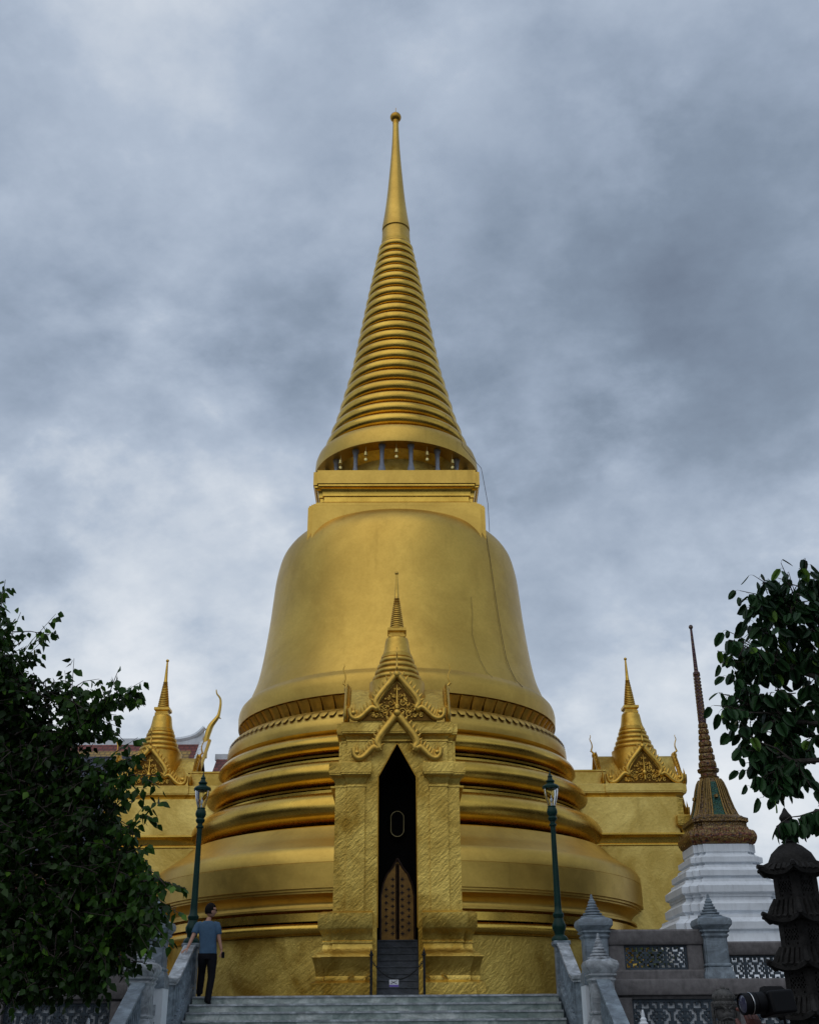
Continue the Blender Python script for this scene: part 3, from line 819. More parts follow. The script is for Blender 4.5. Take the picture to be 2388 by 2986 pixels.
# small piers that carry the lamps
for (x, lab) in ((XR-.0, 'square marble pedestal under the right lamp'), (XL, 'square marble pedestal under the left lamp')):
    r = empty('lamp_pedestal', (x, 24.3, LAND)); tag(r, lab, 'pedestal', 'pedestals under the lamps')
    m = MB(); m.tiers(rect(-.13,.13,-.13,.13), [(0,LAND),(0,3.30)]); m.build('shaft', 'marble_grey', r, (0,0,LAND))
    m = MB(); m.tiers(rect(-.13,.13,-.13,.13), [(0,3.30),(.02,3.32),(.045,3.35),(.045,3.41),(.03,3.42)]); m.build('cap', 'marble_grey', r, (0,0,LAND))

# ---------------------------------------------------------------- lamps
def lamp(x, lab):
    r = empty('street_lamp', (x, 24.3, 3.42)); tag(r, lab, 'lamp', 'green lamp posts beside the stairs'); B = (0,0,3.42)
    m = MB(); m.lathe([(.17,3.42),(.17,3.46),(.15,3.50),(.10,3.54),(.11,3.60),(.14,3.66),(.145,3.72),(.11,3.80),(.09,3.86),(.115,3.90),(.115,3.94),(.08,3.99),(.072,4.1),(.07,4.18)], 24); m.build('base', 'lamp_green', r, B)
    m = MB(); m.lathe([(.072,4.15),(.068,4.3),(.052,5.62),(.055,5.70),(.080,5.72),(.080,5.75),(.056,5.77),(.052,5.84)], 18)
    m.build('pole', 'lamp_green', r, B)
    m = MB(); m.lathe([(.05,5.80),(.09,5.84),(.10,5.88),(.075,5.92),(.10,5.95),(.115,6.0),(.105,6.06),(.085,6.10),(.09,6.13)], 20); m.build('collar', 'lamp_green', r, B)
    m = MB(); m.lathe([(.075,6.12),(.095,6.18),(.13,6.30),(.152,6.42),(.158,6.50)], 24, cap=False); m.lathe([(.070,6.125),(.090,6.185),(.125,6.30),(.147,6.42),(.153,6.50)], 24, cap=False); m.build('globe', 'glass', r, B)
    m = MB(); m.tube([(0,0,6.1),(0,0,6.2)], .022, 8); m.ball((0,0,6.26), .035, 10, 8, (1,1,1.5)); m.tube([(0,0,6.28),(0,0,6.36)], .010, 6); m.build('bulb', 'paint_white', r, B)
    m = MB()
    for k in range(4):
        a = pi/4+k*pi/2; m.tube([(.082*cos(a),.082*sin(a),6.12),(.132*cos(a),.132*sin(a),6.30),(.160*cos(a),.160*sin(a),6.50)], .004, 5)
    m.build('bracket', 'lamp_green', r, B)
    m = MB(); m.lathe([(.15,6.49),(.182,6.50),(.185,6.54),(.165,6.57),(.10,6.60),(.075,6.63),(.095,6.65),(.095,6.67),(.06,6.70),(.045,6.74),(.055,6.76),(.03,6.80),(.012,6.85),(.004,6.93)], 24); m.build('crown', 'lamp_green', r, B)
lamp(XR-.02, 'dark green lamp post with glass lantern right of the doorway')
lamp(XL-.01, 'dark green lamp post with glass lantern behind the climbing man')

# ---------------------------------------------------------------- pierced fretwork
TILE = ["######",
        "#..#.#",
        "#.##..",
        "##..##",
        "#.#..#",
        "##.#.#"]
def fret(m, x0, x1, z0, z1, y, th, ncx, ncz):
    """mirror-symmetric lattice built from bars and holes"""
    cw = (x1-x0)/ncx; ch = (z1-z0)/ncz
    def solid(i, j):
        if i < 0 or j < 0 or i >= ncx or j >= ncz: return False
        a = i % 10; a = a if a < 6 else 10-a
        b = j % 10; b = b if b < 6 else 10-b
        return TILE[b][a] == '#'
    for j in range(ncz):
        i = 0
        while i < ncx:
            if solid(i, j):
                k = i
                while k < ncx and solid(k, j): k += 1
                m.box(x0+i*cw-.002, x0+k*cw+.002, y, y+th, z0+j*ch-.0015, z0+(j+1)*ch+.0015)
                i = k
            else: i += 1
def railing(x0, x1, y, zb, lab, top=3.30):
    r = empty('terrace_railing', ((x0+x1)/2, y, zb)); tag(r, lab, 'railing', 'stone railings of the terrace'); B = r.location
    m = MB(); m.tiers(rect(x0,x1,y-.09,y+.09), [(0,top-.25),(.02,top-.24),(.05,top-.19),(.05,top-.03),(.03,top)]); m.build('top_rail', 'pink_stone', r, B)
    m = MB(); m.tiers(rect(x0,x1,y-.09,y+.09), [(.04,zb),(.04,zb+.13),(0,zb+.16)]); m.build('bottom_rail', 'pink_stone', r, B)
    for a in (x0+.0, x1-.26):
        m = MB(); m.box(a, a+.26, y-.08, y+.08, zb+.15, top-.24); m.build('upright', 'pink_stone', r, B)
    m = MB(); fret(m, x0+.26, x1-.26, zb+.16, top-.245, y-.04, .07, 41 if x1-x0 > 1.8 else 31, 11); m.build('pierced_panel', 'lattice', r, B)
railing(3.60, 5.20, 20.45, TER+.08, 'pink granite railing with pierced grey panel between the two tall posts')
railing(5.64, 7.80, 23.2, TER+.0, 'set back pink granite railing partly hidden by the stone pagoda')
railing(-6.0, -4.40, 20.45, TER+.08, 'shaded granite railing under the left tree beside the tall post')
railing(-8.4, -6.5, 20.45, TER+.08, 'shaded granite railing at the far left behind the tree')
for (x0, x1, lab) in ((3.60, 40, 'pierced retaining wall of the terrace right of the stairs'), (-40, -4.45, 'pierced retaining wall of the terrace in the shade of the tree')):
    r = empty('retaining_wall', ((max(x0,-12)+min(x1,12))/2, 20.3, 0)); tag(r, lab, 'wall'); B = r.location
    m = MB(); m.box(x0, x1, 20.30, 20.42, .01, TER-.16); m.build('backing', 'paint_white', r, B)
    m = MB(); m.tiers(rect(x0, x1, 20.16, 20.8), [(-.05,TER-.22),(-.03,TER-.18),(.04,TER-.16),(.05,TER-.14),(.05,TER+.05),(.03,TER+.085)]); m.build('coping', 'pink_stone', r, B)
    m = MB()
    ps = []
    x = x0 if x0 > 0 else x1
    sgn = 1 if x0 > 0 else -1
    for k in range(5):
        a = x+sgn*(k*2.05); ps.append(a)
        b = a+sgn*.28; u, v = min(a,b), max(a,b)
        m.box(u, v, 20.14, 20.31, .01, TER-.2)
        c, d = a+sgn*.28, a+sgn*2.05; u, v = min(c,d), max(c,d)
        f = MB(); fret(f, u, v, TER-.74, TER-.22, 20.25, .035, 41, 11); f.build('pierced_panel', 'lattice', r, B)
    m.box(x0, x1, 20.15, 20.305, .01, TER-.74)
    m.build('pier_row', 'pink_stone', r, B)

# ---------------------------------------------------------------- things about the doorway
for (x, lab) in ((-.60, 'dark iron barrier post left of the doorway steps'), (.60, 'dark iron barrier post right of the doorway steps')):
    r = empty('barrier_post', (x, 27.3, TER)); tag(r, lab, 'post', 'iron barrier posts at the doorway'); B = (0,0,TER)
    m = MB(); m.tiers(rect(-.028,.028,-.028,.028), [(.03,TER),(.03,TER+.05),(0,TER+.07),(0,TER+.93),(.02,TER+.94),(.02,TER+.97)]); m.build('shaft', 'iron_dark', r, B)
    m = MB(); m.lathe([(.03,TER+.97),(.035,TER+1.0),(.018,TER+1.03),(.012,TER+1.06),(.002,TER+1.12)], 10); m.build('spike', 'iron_dark', r, B)
m = MB()
n = 44
for k in range(n):
    t = k/(n-1); x = -.57+1.14*t; z = TER+.44+.36*((2*t-1)**2)*1.0-.0
    m.ball((x, 27.3, z), .017, 6, 4, (1.35, .6 if k % 2 else 1.2, 1))
ch = m.build('barrier_chain', 'iron_dark', None, (0,27.3,TER+.6)); tag(ch, 'dark chain hung across the doorway steps with a small sign', 'chain')
m = MB(); m.box(-.19,.02,27.268,27.276,TER+.28,TER+.43, Matrix.Identity(4)); sg = m.build('sign', 'paper', ch, (0,27.3,TER+.6)); 
m = MB(); m.box(-.188,.018,27.264,27.2675,TER+.282,TER+.322); m.build('printed_strip', 'violet', sg, (0,27.3,TER+.6))
m = MB()
m.tube([(-.16,27.262,TER+.34),(-.08,27.262,TER+.385),(-.01,27.262,TER+.415)], .004, 4); m.tube([(-.145,27.262,TER+.405),(-.09,27.262,TER+.37),(-.02,27.262,TER+.345)], .004, 4)
m.build('printed_cross', 'black', sg, (0,27.3,TER+.6))
m = MB()
R_ = []
for k in range(40):
    a = 2*pi*k/39; x = .165*cos(a); z = 6.62+.165*sin(a)+(.15 if sin(a) >= 0 else -.15)
    R_.append((x, 29.20, z))
R_.append(R_[0]); m.tube(R_, .010, 6)
of = m.build('oval_frame', 'gilt_paint', None, (0,29.2,6.62)); tag(of, 'thin golden oval frame hanging in the dark doorway', 'frame')
m = MB(); m.prism_y([(x, z) for x, _, z in R_[:-2]][::-1], 29.225, 29.235); m.build('pane', 'black_void', of, (0,29.2,6.62))
# wind bells under the disc
bell = None
for i, a in enumerate((-90, -67.5, -112.5, -45, -135, -22.5, -157.5)):
    lab = {0:'small bell hanging at the centre under the disc', 1:'small bell hanging just right of centre under the disc', 2:'small bell hanging just left of centre under the disc', 3:'second small bell right of centre under the disc', 4:'second small bell left of centre under the disc', 5:'outermost small bell at the right edge under the disc', 6:'outermost small bell at the left edge under the disc'}[i]
    ar = radians(a)
    if i == 0:
        r = empty('wind_bell', (0,0,20.5)); m = MB(); m.tube([(0,0,20.5),(0,0,20.30)], .008, 5); m.lathe([(.015,20.30),(.05,20.26),(.06,20.18),(.075,20.12)], 12); m.build('bell_body', 'yellow_bell', r, (0,0,20.5))
        m = MB(); m.tube([(0,0,20.2),(0,0,20.02)], .006, 4); m.ball((0,0,19.97), .055, 8, 6, (1,.25,1.2)); m.build('clapper', 'yellow_bell', r, (0,0,20.5)); bell = r
    else: r = copy_tree(bell)
    r.location = (2.80*cos(ar), AXY+2.80*sin(ar), 20.5); tag(r, lab, 'bell', 'wind bells under the disc of the stupa')
# lightning cable down the right side of the stupa
def bell_r(z):
    for (r1, z1), (r2, z2) in zip(BELL, BELL[1:]):
        if z1 <= z <= z2: return r1+(r2-r1)*(z-z1)/max(1e-6, z2-z1)
    return 5.3 if z < 12 else 3.0
def on_stupa(px, py):
    r = 4.8
    for _ in range(12):
        q = at(px, py, 1.0); k = q.x; A = 1+k*k; B = -2*AXY; C_ = AXY**2-r*r
        disc = B*B-4*A*C_
        y = (-B-sqrt(max(0,disc)))/(2*A); p = at(px, py, y); r = .5*r+.5*(bell_r(p.z)+.02)
    return p
for (pts, lab) in (([(1418,1562),(1424,1600),(1433,1660),(1442,1722),(1452,1790),(1464,1860),(1476,1920),(1487,1950),(1505,1985),(1524,2004)], 'thin dark lightning cable running down the right side of the bell'),
                   ([(1374,1740),(1378,1790),(1377,1850),(1385,1880),(1400,1925),(1420,1962),(1436,1975)], 'thin dark crack-like wire on the bell left of the longer cable')):
    P = [on_stupa(*p) for p in pts]; m = MB(); m.tube(P, .007 if 'crack' not in lab else .004, 5)
    o = m.build('lightning_cable', 'door_dark', None, tuple(P[0])); tag(o, lab, 'cable')
m = MB(); P = [(3.10,33.92,16.95),(3.09,33.95,18.0),(2.95,34.05,19.2),(2.92,34.1,19.45),(2.35,34.9,20.75),(2.3,35.0,21.2),(1.9,35.4,22.6)]
m.tube(P, .009, 5); o = m.build('lightning_cable', 'door_dark', None, P[0]); tag(o, 'thin dark cable down the right corner of the square box below the spire', 'cable')

# ---------------------------------------------------------------- white stupa with mosaic spire
WX, WY = 7.80, 28.0
ws = empty('white_stupa', (WX, WY, TER)); tag(ws, 'white tiered stupa with coloured mosaic spire right of the golden stupa', 'stupa'); B = (0,0,TER)
def tiers_foot(h): return redent(h, [h*.13, h*.13])
lev = [(1.76,TER,2.95),(1.62,2.95,3.72),(1.47,3.72,4.14),(1.24,4.14,4.55),(1.20,4.55,4.95),(1.03,4.95,5.28),(.86,5.28,5.60),(.74,5.60,5.78)]
for i, (h, a, b) in enumerate(lev):
    m = MB(); q = (b-a)
    if i < 7: m.tiers(tiers_foot(h), [(-.075,a),(-.075,a+q*.14),(0,a+q*.24),(0,a+q*.60),(-.13,a+q*.84),(-.14,b)])
    else: m.tiers(tiers_foot(h), [(0,a),(0,b)])
    m.build('tier', 'paint_white', ws, B)
m = MB(); m.tiers(tiers_foot(.70), [(-.05,5.76),(.04,5.80)]+[(.06+.05*sin(pi*k/6), 5.82+.30*k/6) for k in range(7)]+[(-.02,6.14),(-.04,6.22)]); m.build('lotus_base', 'mosaic_red', ws, B)
m = MB()
for k in range(36):
    a = 2*pi*k/36; c = .80/max(abs(cos(a)), abs(sin(a)))*.97; c = min(c, .92); p = Vector((c*cos(a), c*sin(a), 0)); t = Vector((-sin(a), cos(a), 0))*.05
    for d in (-1,1): m.tube([(p.x+t.x*d,p.y+t.y*d,5.84),(p.x*1.02,p.y*1.02,6.02),(p.x-t.x*d,p.y-t.y*d,6.13)], .011, 4)
m.build('petal_trim', 'gold_leafy', ws, B, 50)
m = MB(); m.tiers(tiers_foot(.62), [(-.04,6.20),(.02,6.22),(.02,6.30),(.06,6.33),(.06,6.42),(-.02,6.46),(-.06,6.50)]); m.build('waist_moulding', 'mosaic_gold', ws, B)
m = MB(); m.tiers(redent(.40,[.06,.06]), [(.14,6.46),(.10,6.54),(.035,6.72),(-.025,6.96),(-.07,7.18),(-.12,7.36),(-.18,7.46),(-.20,7.50)]); m.build('bell', 'mosaic_gold', ws, B)
m = MB()
for k in range(4):
    R = Matrix.Rotation(k*pi/2,4,'Z')
    P = [(-.545,6.47),(-.505,6.54),(-.44,6.72),(-.38,6.96),(-.335,7.18),(-.285,7.35)]
    for i in range(len(P)-1):
        (y0,z0),(y1,z1) = P[i],P[i+1]; w0 = .115+.06*(6.98-z0); w1 = .115+.06*(6.98-z1)
        m.add([(-w0,y0-.008,z0),(w0,y0-.008,z0),(w1,y1-.008,z1),(-w1,y1-.008,z1)], [(0,1,2,3)], True, R)
m.build('green_panel', 'mosaic_green', ws, B)
m = MB()
for k in range(4):
    R = Matrix.Rotation(k*pi/2,4,'Z')
    for xo in (-.36,-.29,-.22,-.15,.15,.22,.29,.36):
        P = [(-.545,6.47),(-.505,6.54),(-.44,6.72),(-.38,6.96),(-.335,7.18),(-.285,7.35),(-.235,7.44)]
        m.tube([Vector((xo*(-y)/.50, y-.01+(abs(xo)>.3)*.03, z)) for y, z in P], .020, 5, R)
    m.tube([Vector((0,-.44,6.93)),Vector((0,-.43,7.0))], .05, 6, R)
m.build('gilt_rib', 'gold_leafy', ws, B, 50)
m = MB(); m.lathe([(.22,7.44),(.25,7.50),(.20,7.53),(.20,7.60),(.26,7.64),(.27,7.70),(.22,7.73)], 20); m.build('collar', 'mosaic_red', ws, B)
z = 7.74; r_ = .205
m = MB(); mt = MB()
for k in range(7):
    h = .185-.007*k
    m.lathe([(r_*.86,z),(r_*1.0,z+.02),(r_*1.03,z+h*.5),(r_*.95,z+h*.9),(r_*.80,z+h-.004)], 20)
    for q in range(9):
        a = 2*pi*q/9+.3*k; p = (r_*1.04*cos(a), r_*1.04*sin(a))
        mt.tube([(p[0]-.03*sin(a)*-1, p[1]-.03*cos(a), z+.02),(p[0],p[1],z+h*.75),(p[0]-.03*sin(a), p[1]+.03*cos(a), z+.02)], .009, 4)
    z += h; r_ *= .895
m.build('lotus_tier', 'mosaic_red', ws, B); mt.build('petal_point', 'gold_leafy', ws, B, 50)
m = MB(); m.lathe([(.095,z),(.10,z+.05),(.092,z+.5),(.075,10.0),(.07,10.14),(.09,10.17),(.09,10.22),(.055,10.26),(.05,10.5),(.030,11.42)], 16); m.build('needle', 'mosaic_purple', ws, B)
m = MB()
for k in range(14):
    zz_ = z+.06+k*.09
    for q in range(6):
        a = 2*pi*q/6; rr = .098-.014*k/14
        for d in (-1, 1): m.tube([(rr*cos(a+d*.5),rr*sin(a+d*.5),zz_),(rr*1.03*cos(a),rr*1.03*sin(a),zz_+.06)], .007, 4)
m.build('braid', 'gold_leafy', ws, B, 50)
m = MB(); m.ball((0,0,11.48), .058, 12, 8, (1,1,1.1)); m.build('finial', 'mosaic_purple', ws, B)

# ---------------------------------------------------------------- roofs of the hall behind
hl = empty('temple_hall', (-19, 62, TER)); tag(hl, 'temple hall with red, yellow and blue tiled roof behind the left porch', 'building'); B = hl.location
m = MB(); m.box(-34,-11.2,55,67,TER,10.5); m.box(-9.7,-4.2,58,66,TER,12.0); m.build('wall', 'paint_white', hl, B)
def slab(m, a, b, zt, zb, y0, y1, off=0.0):
    m.add([(a,y0-off*.6,zb+off),(b,y0-off*.6,zb+off),(b,y1-off*.6,zt+off),(a,y1-off*.6,zt+off)], [(0,1,2,3)])
xa, xb = -34, -10.9
m = MB(); m.add([(xa,51.2,7.7),(xb,51.2,7.7),(xb,62,16.75),(xa,62,16.75),(xb,68.4,11.4),(xa,68.4,11.4)], [(0,1,2,3),(3,2,4,5)]); rf = m.build('roof', 'tile_red', hl, B)
def strip(name, mat, x0, x1, t0, t1, e):
    m = MB(); P = lambda x, t: (x, 55.6+6.4*t-e*.64, 11.4+5.35*t+e*.77)
    m.add([P(x0,t0),P(x1,t0),P(x1,t1),P(x0,t1)], [(0,1,2,3)]); m.build(name, mat, rf, B)
strip('yellow_field', 'tile_yellow', -33, xb-.42, -.6, .88, .02); strip('blue_field', 'tile_blue', -32.5, xb-.80, -.55, .80, .04)
m = MB(); m.box(xa, xb+.2, 61.85, 62.2, 16.6, 16.98)
P = smooth_prof([(xb-2.2,16.9),(xb-1.2,16.98),(xb-.4,17.2),(xb+.1,17.65)],3)
m.tube([(x,61.9,z-.06) for x, z in P], [.14]*len(P), 6); 
vs = []
for (x, z_) in P: vs += [(x,61.9,16.7),(x,61.9,z_)]
m.add(vs, [(2*i,2*i+2,2*i+3,2*i+1) for i in range(len(P)-1)]); m.build('ridge', 'paint_white', rf, B)
m = MB()
m.add([(xb,55.5,11.40),(xb+.40,55.5,11.40),(xb+.40,61.9,17.0),(xb-.1,61.9,16.80)], [(0,1,2,3)]); 
for k in range(7):
    t = .70+.3*k/7; m.ball((xb+.02, 55.6+6.4*t-.1, 11.45+5.35*t), .13, 8, 6, (.9,.6,.9))
m.build('verge', 'paint_white', rf, B)
m = MB(); m.tube([(xb+.46,55.3,11.3),(xb+.46,58.5,14.0),(xb+.46,61.7,16.8)], .10, 6); m.build('bargeboard', 'gold_carved', rf, B)
m = MB(); P = smooth_prof([(-.12,-.9),(-.10,-.3),(-.06,.15),(.02,.55),(.16,.95),(.46,1.38),(.55,1.65),(.60,2.15),(.55,2.50),(.36,2.75),(.30,3.0)],4)
m.tube([(xb+.32+a, 61.8, 16.75+b) for a, b in P], [.17*(1-.85*i/len(P))+.05*exp(-((i-14)/6)**2) for i in range(len(P))], 7)
m.tube([(xb+.32+.50,61.8,16.75+1.42),(xb+.32+.68,61.8,16.75+1.30)], [.08,.015], 5); m.build('horn_finial', 'gold', rf, B)
m = MB(); m.add([(xb+.9,57,12.0),(-4.2,57,12.0),(-4.2,62,15.9),(xb+.9,62,15.9),(-4.2,67,12),(xb+.9,67,12)], [(0,1,2,3),(3,2,4,5)]); lr = m.build('lower_roof', 'tile_red', hl, B)
m = MB(); m.add([(xb+1.5,56.9,12.1),(-4.4,56.9,12.1),(-4.4,61,15.16),(xb+1.5,61,15.16)], [(0,1,2,3)]); m.build('yellow_field', 'tile_yellow', lr, B)
m = MB(); m.box(xb+.8,-4.0,61.85,62.2,15.75,16.08); m.build('ridge', 'paint_white', lr, B)

# ---------------------------------------------------------------- stone pagoda at the right
px_, py_ = 3.76, 11.0
pg = empty('stone_pagoda', (px_, py_, 0), radians(12)); pg.scale = (1.10,1.10,1); tag(pg, 'dark weathered stone pagoda with upturned eaves at the right edge', 'pagoda'); 
def hexrow(h, zt, zb, eave):
    """tiled skirt roof with upturned corners"""
    m = MB(); n = 6; seg = 6; rows = []
    for (k, rr, zz_) in ((0, h*.92, zt), (1, h*1.12, zt-(zt-zb)*.35), (2, eave*.85, zt-(zt-zb)*.72), (3, eave, zb+.025), (4, eave*.98, zb-.01), (5, h*.9, zb+.02)):
        row = []
        for s_ in range(n*seg):
            a = 2*pi*s_/(n*seg); f_ = (s_ % seg)/seg; c = abs(f_-.0) if f_ < .5 else 1-f_
            corner = 1-c*2  # 1 at the corners
            rad = rr*cos(pi/n)/cos((f_-.5)*2*pi/n)
            lift = (corner**3)*.055*(k in (3,4)) + (corner**3)*.02*(k == 2)
            wob = .010*(1 if s_ % 2 else -1)*(k in (1,2,3))
            row.append(((rad*(1+.16*corner**3*(k in (3,4))))*cos(a), (rad*(1+.16*corner**3*(k in (3,4))))*sin(a), zz_+lift+wob))
        rows.append(row)
    vs = [v for r in rows for v in r]; q = n*seg; fs = []
    for j in range(len(rows)-1):
        for i in range(q): fs.append((j*q+i, j*q+(i+1)%q, (j+1)*q+(i+1)%q, (j+1)*q+i))
    m.add(vs, fs)
    # ridges of round tiles
    for i in range(n):
        for g in range(5):
            f_ = (g+.5)/5; a = 2*pi*(i+f_)/n; k = cos(pi/n)/cos((f_-.5)*2*pi/n)
            m.tube([(h*1.0*k*cos(a),h*1.0*k*sin(a),zt+.005),(h*1.14*k*cos(a),h*1.14*k*sin(a),zt-(zt-zb)*.33),(eave*.86*k*cos(a),eave*.86*k*sin(a),zt-(zt-zb)*.70),(eave*k*cos(a),eave*k*sin(a),zb+.03)], [.018,.020,.022,.026], 5)
        a = 2*pi*i/n
        m.tube([(h*cos(a),h*sin(a),zt+.01),(h*1.2*cos(a),h*1.2*sin(a),zt-(zt-zb)*.35),(eave*.95*cos(a),eave*.95*sin(a),zt-(zt-zb)*.75),(eave*1.17*cos(a),eave*1.17*sin(a),zb+.075)], [.02,.026,.03,.022], 6)
    return m
tp_z = [(3.20,2.99,.215),(2.76,2.57,.225),(2.34,2.16,.235),(1.93,1.75,.245),(1.50,1.32,.255),(1.06,.88,.27),(.62,.46,.28)]
for i, (zt, zb, h) in enumerate(tp_z):
    if i == 0:
        m = hexrow(.06, 3.24, zb, .29); m.lathe([(.225,zb+.02),(.215,3.09),(.170,3.19),(.10,3.26),(.05,3.29)], 18)
    else: m = hexrow(h*.92, zt, zb, h*1.34)
    m.build('eave_roof', 'stone_dark', pg)
    # chamber with pierced windows
    z1 = zb+.01; z0 = tp_z[i+1][0]-.01 if i < 6 else .35
    m = MB(); R6 = h*.96; n = 6
    for s_ in range(n):
        a0 = 2*pi*s_/n; a1 = 2*pi*(s_+1)/n
        A = Vector((R6*cos(a0), R6*sin(a0), 0)); Bq = Vector((R6*cos(a1), R6*sin(a1), 0)); u = (Bq-A); L_ = u.length; u.normalize(); nn = Vector((u.y,-u.x,0))
        F = Matrix(((u.x, -nn.x, 0, A.x),(u.y, -nn.y, 0, A.y),(0,0,1,0),(0,0,0,1)))
        H_ = z1-z0; e = .045; wz0 = z0+H_*.16; wz1 = z1-H_*.14
        m.box(0,e,0,.035,z0,z1,F); m.box(L_-e,L_,0,.035,z0,z1,F); m.box(e,L_-e,0,.035,z0,wz0,F); m.box(e,L_-e,0,.035,wz1,z1,F)
        nx, nz = 9, 9; cw = (L_-2*e)/nx; chh = (wz1-wz0)/nz
        rnd = random.Random(s_ % 3+i)
        for jj in range(nz):
            for ii in range(nx):
                a_ = min(ii, nx-1-ii); b_ = min(jj, nz-1-jj)
                if (a_*3+b_*5+a_*b_) % 4 in (0,1,2) and not (a_ == 3 and b_ == 2): m.box(e+ii*cw-.001,e+(ii+1)*cw+.001,.008,.030,wz0+jj*chh-.001,wz0+(jj+1)*chh+.001,F)
    m.build('chamber', 'stone_dark', pg)
m = MB(); m.lathe([(.05,3.08),(.075,3.11),(.055,3.14)]+smooth_prof([(.085,3.165),(.112,3.20),(.122,3.26),(.105,3.33),(.070,3.385),(.05,3.42),(.062,3.46),(.055,3.50),(.032,3.55),(.016,3.60),(.003,3.63)],3), 24); gz = [(v[0]*.92, v[1]*.92, 3.28+(v[2]-3.08)*.63) for v in m.v]; m.v = gz; m.build('gourd_finial', 'stone_dark', pg)
m = MB(); m.lathe([(.42,0),(.42,.14),(.36,.16),(.34,.30),(.38,.32),(.38,.36),(.28,.37)], 6); m.build('base', 'stone_dark', pg)

# shrub seen through the right railing
m = MB(); rnd = random.Random(11)
for k in range(260):
    c = Vector((4.55+rnd.gauss(0,.15), 21.5+rnd.gauss(0,.12), TER+.35+abs(rnd.gauss(0,.18)))); d = Vector((rnd.gauss(0,1),rnd.gauss(0,1),rnd.gauss(.4,1))).normalized()*.09; s_ = d.cross(Vector((rnd.gauss(0,1),rnd.gauss(0,1),rnd.gauss(0,1)))).normalized()*.03
    m.add([c,c+d*.5+s_,c+d,c+d*.5-s_], [(0,1,2,3)])
sh = m.build('shrub', 'shrub', None, (4.55,21.5,TER)); tag(sh, 'small yellow green shrub seen through the right pierced railing', 'shrub')
m = MB(); m.lathe([(.13,TER),(.17,TER+.02),(.20,TER+.28),(.22,TER+.30),(.18,TER+.31)], 16); m.build('pot', 'stone_statue', sh, (4.55,21.5,TER))
sh.location = (4.55,21.5,TER)

# ---------------------------------------------------------------- unseen halls added out of view to give the gold dark reflections
def unseen_hall(loc, rz, lab):
    bh = empty('unseen_hall', loc, rz); tag(bh, lab, 'building', 'unseen halls added for the gold to mirror')
    m = MB(); m.box(-9,9,-10,0,0,7.5); m.build('wall', 'stone_statue', bh)
    m = MB(); m.add([(-10.5,1.5,7.2),(10.5,1.5,7.2),(8.5,-5,14.5),(-8.5,-5,14.5),(10.5,-11.5,7.2),(-10.5,-11.5,7.2)], [(0,1,2,3),(3,2,4,5),(1,4,2),(0,3,5)]); m.build('roof', 'tile_blue', bh)
    for k in range(8):
        m = MB(); x = -9.6+19.2*k/7; m.tiers(rect(x-.3,x+.3,.7,1.3), [(.12,0),(.12,.3),(0,.4),(0,6.7),(.15,7.0),(.15,7.2)]); m.build('column', 'pink_stone', bh)
    return bh
unseen_hall((0,-24,0), 0, 'unseen hall added across the court facing the doorway of the golden stupa')
b1 = unseen_hall((-27,22,0), radians(-80), 'unseen hall added on the left side of the court beyond the leafy tree')
b2 = unseen_hall((27,22,0), radians(80), 'unseen hall added on the right side of the court beyond the white stupa')
b1.scale = b2.scale = (1.5,1,1.15)

# ================================================================== PEOPLE
def skin(name, nodes, edges, mat, parent, levels=2, root=None, loc=(0,0,0)):
    """one continuous surface grown round a skeleton: nodes {key: (x,y,z,r) or (x,y,z,rx,ry)}"""
    keys = list(nodes); idx = {k: i for i, k in enumerate(keys)}
    me = bpy.data.meshes.new(name)
    me.from_pydata([nodes[k][:3] for k in keys], [(idx[a], idx[b]) for a, b in edges], [])
    o = bpy.data.objects.new(name+'_tmp', me); COL.objects.link(o)
    mo = o.modifiers.new('skin', 'SKIN'); mo.use_smooth_shade = True
    lay = me.skin_vertices[0].data if len(me.skin_vertices) else None
    for k in keys:
        n = nodes[k]; lay[idx[k]].radius = (n[3], n[4] if len(n) > 4 else n[3])
        lay[idx[k]].use_root = (k == (root or keys[0]))
    if levels: sb = o.modifiers.new('sub', 'SUBSURF'); sb.levels = levels; sb.render_levels = levels
    dg = bpy.context.evaluated_depsgraph_get(); dg.update()
    ev = o.evaluated_get(dg); out = bpy.data.meshes.new_from_object(ev, preserve_all_data_layers=False, depsgraph=dg)
    bpy.data.objects.remove(o)
    out.name = name; out.materials.clear(); out.materials.append(M[mat])
    out.polygons.foreach_set('use_smooth', [True]*len(out.polygons))
    r = bpy.data.objects.new(name, out); COL.objects.link(r)
    if parent is not None: r.parent = parent
    return r
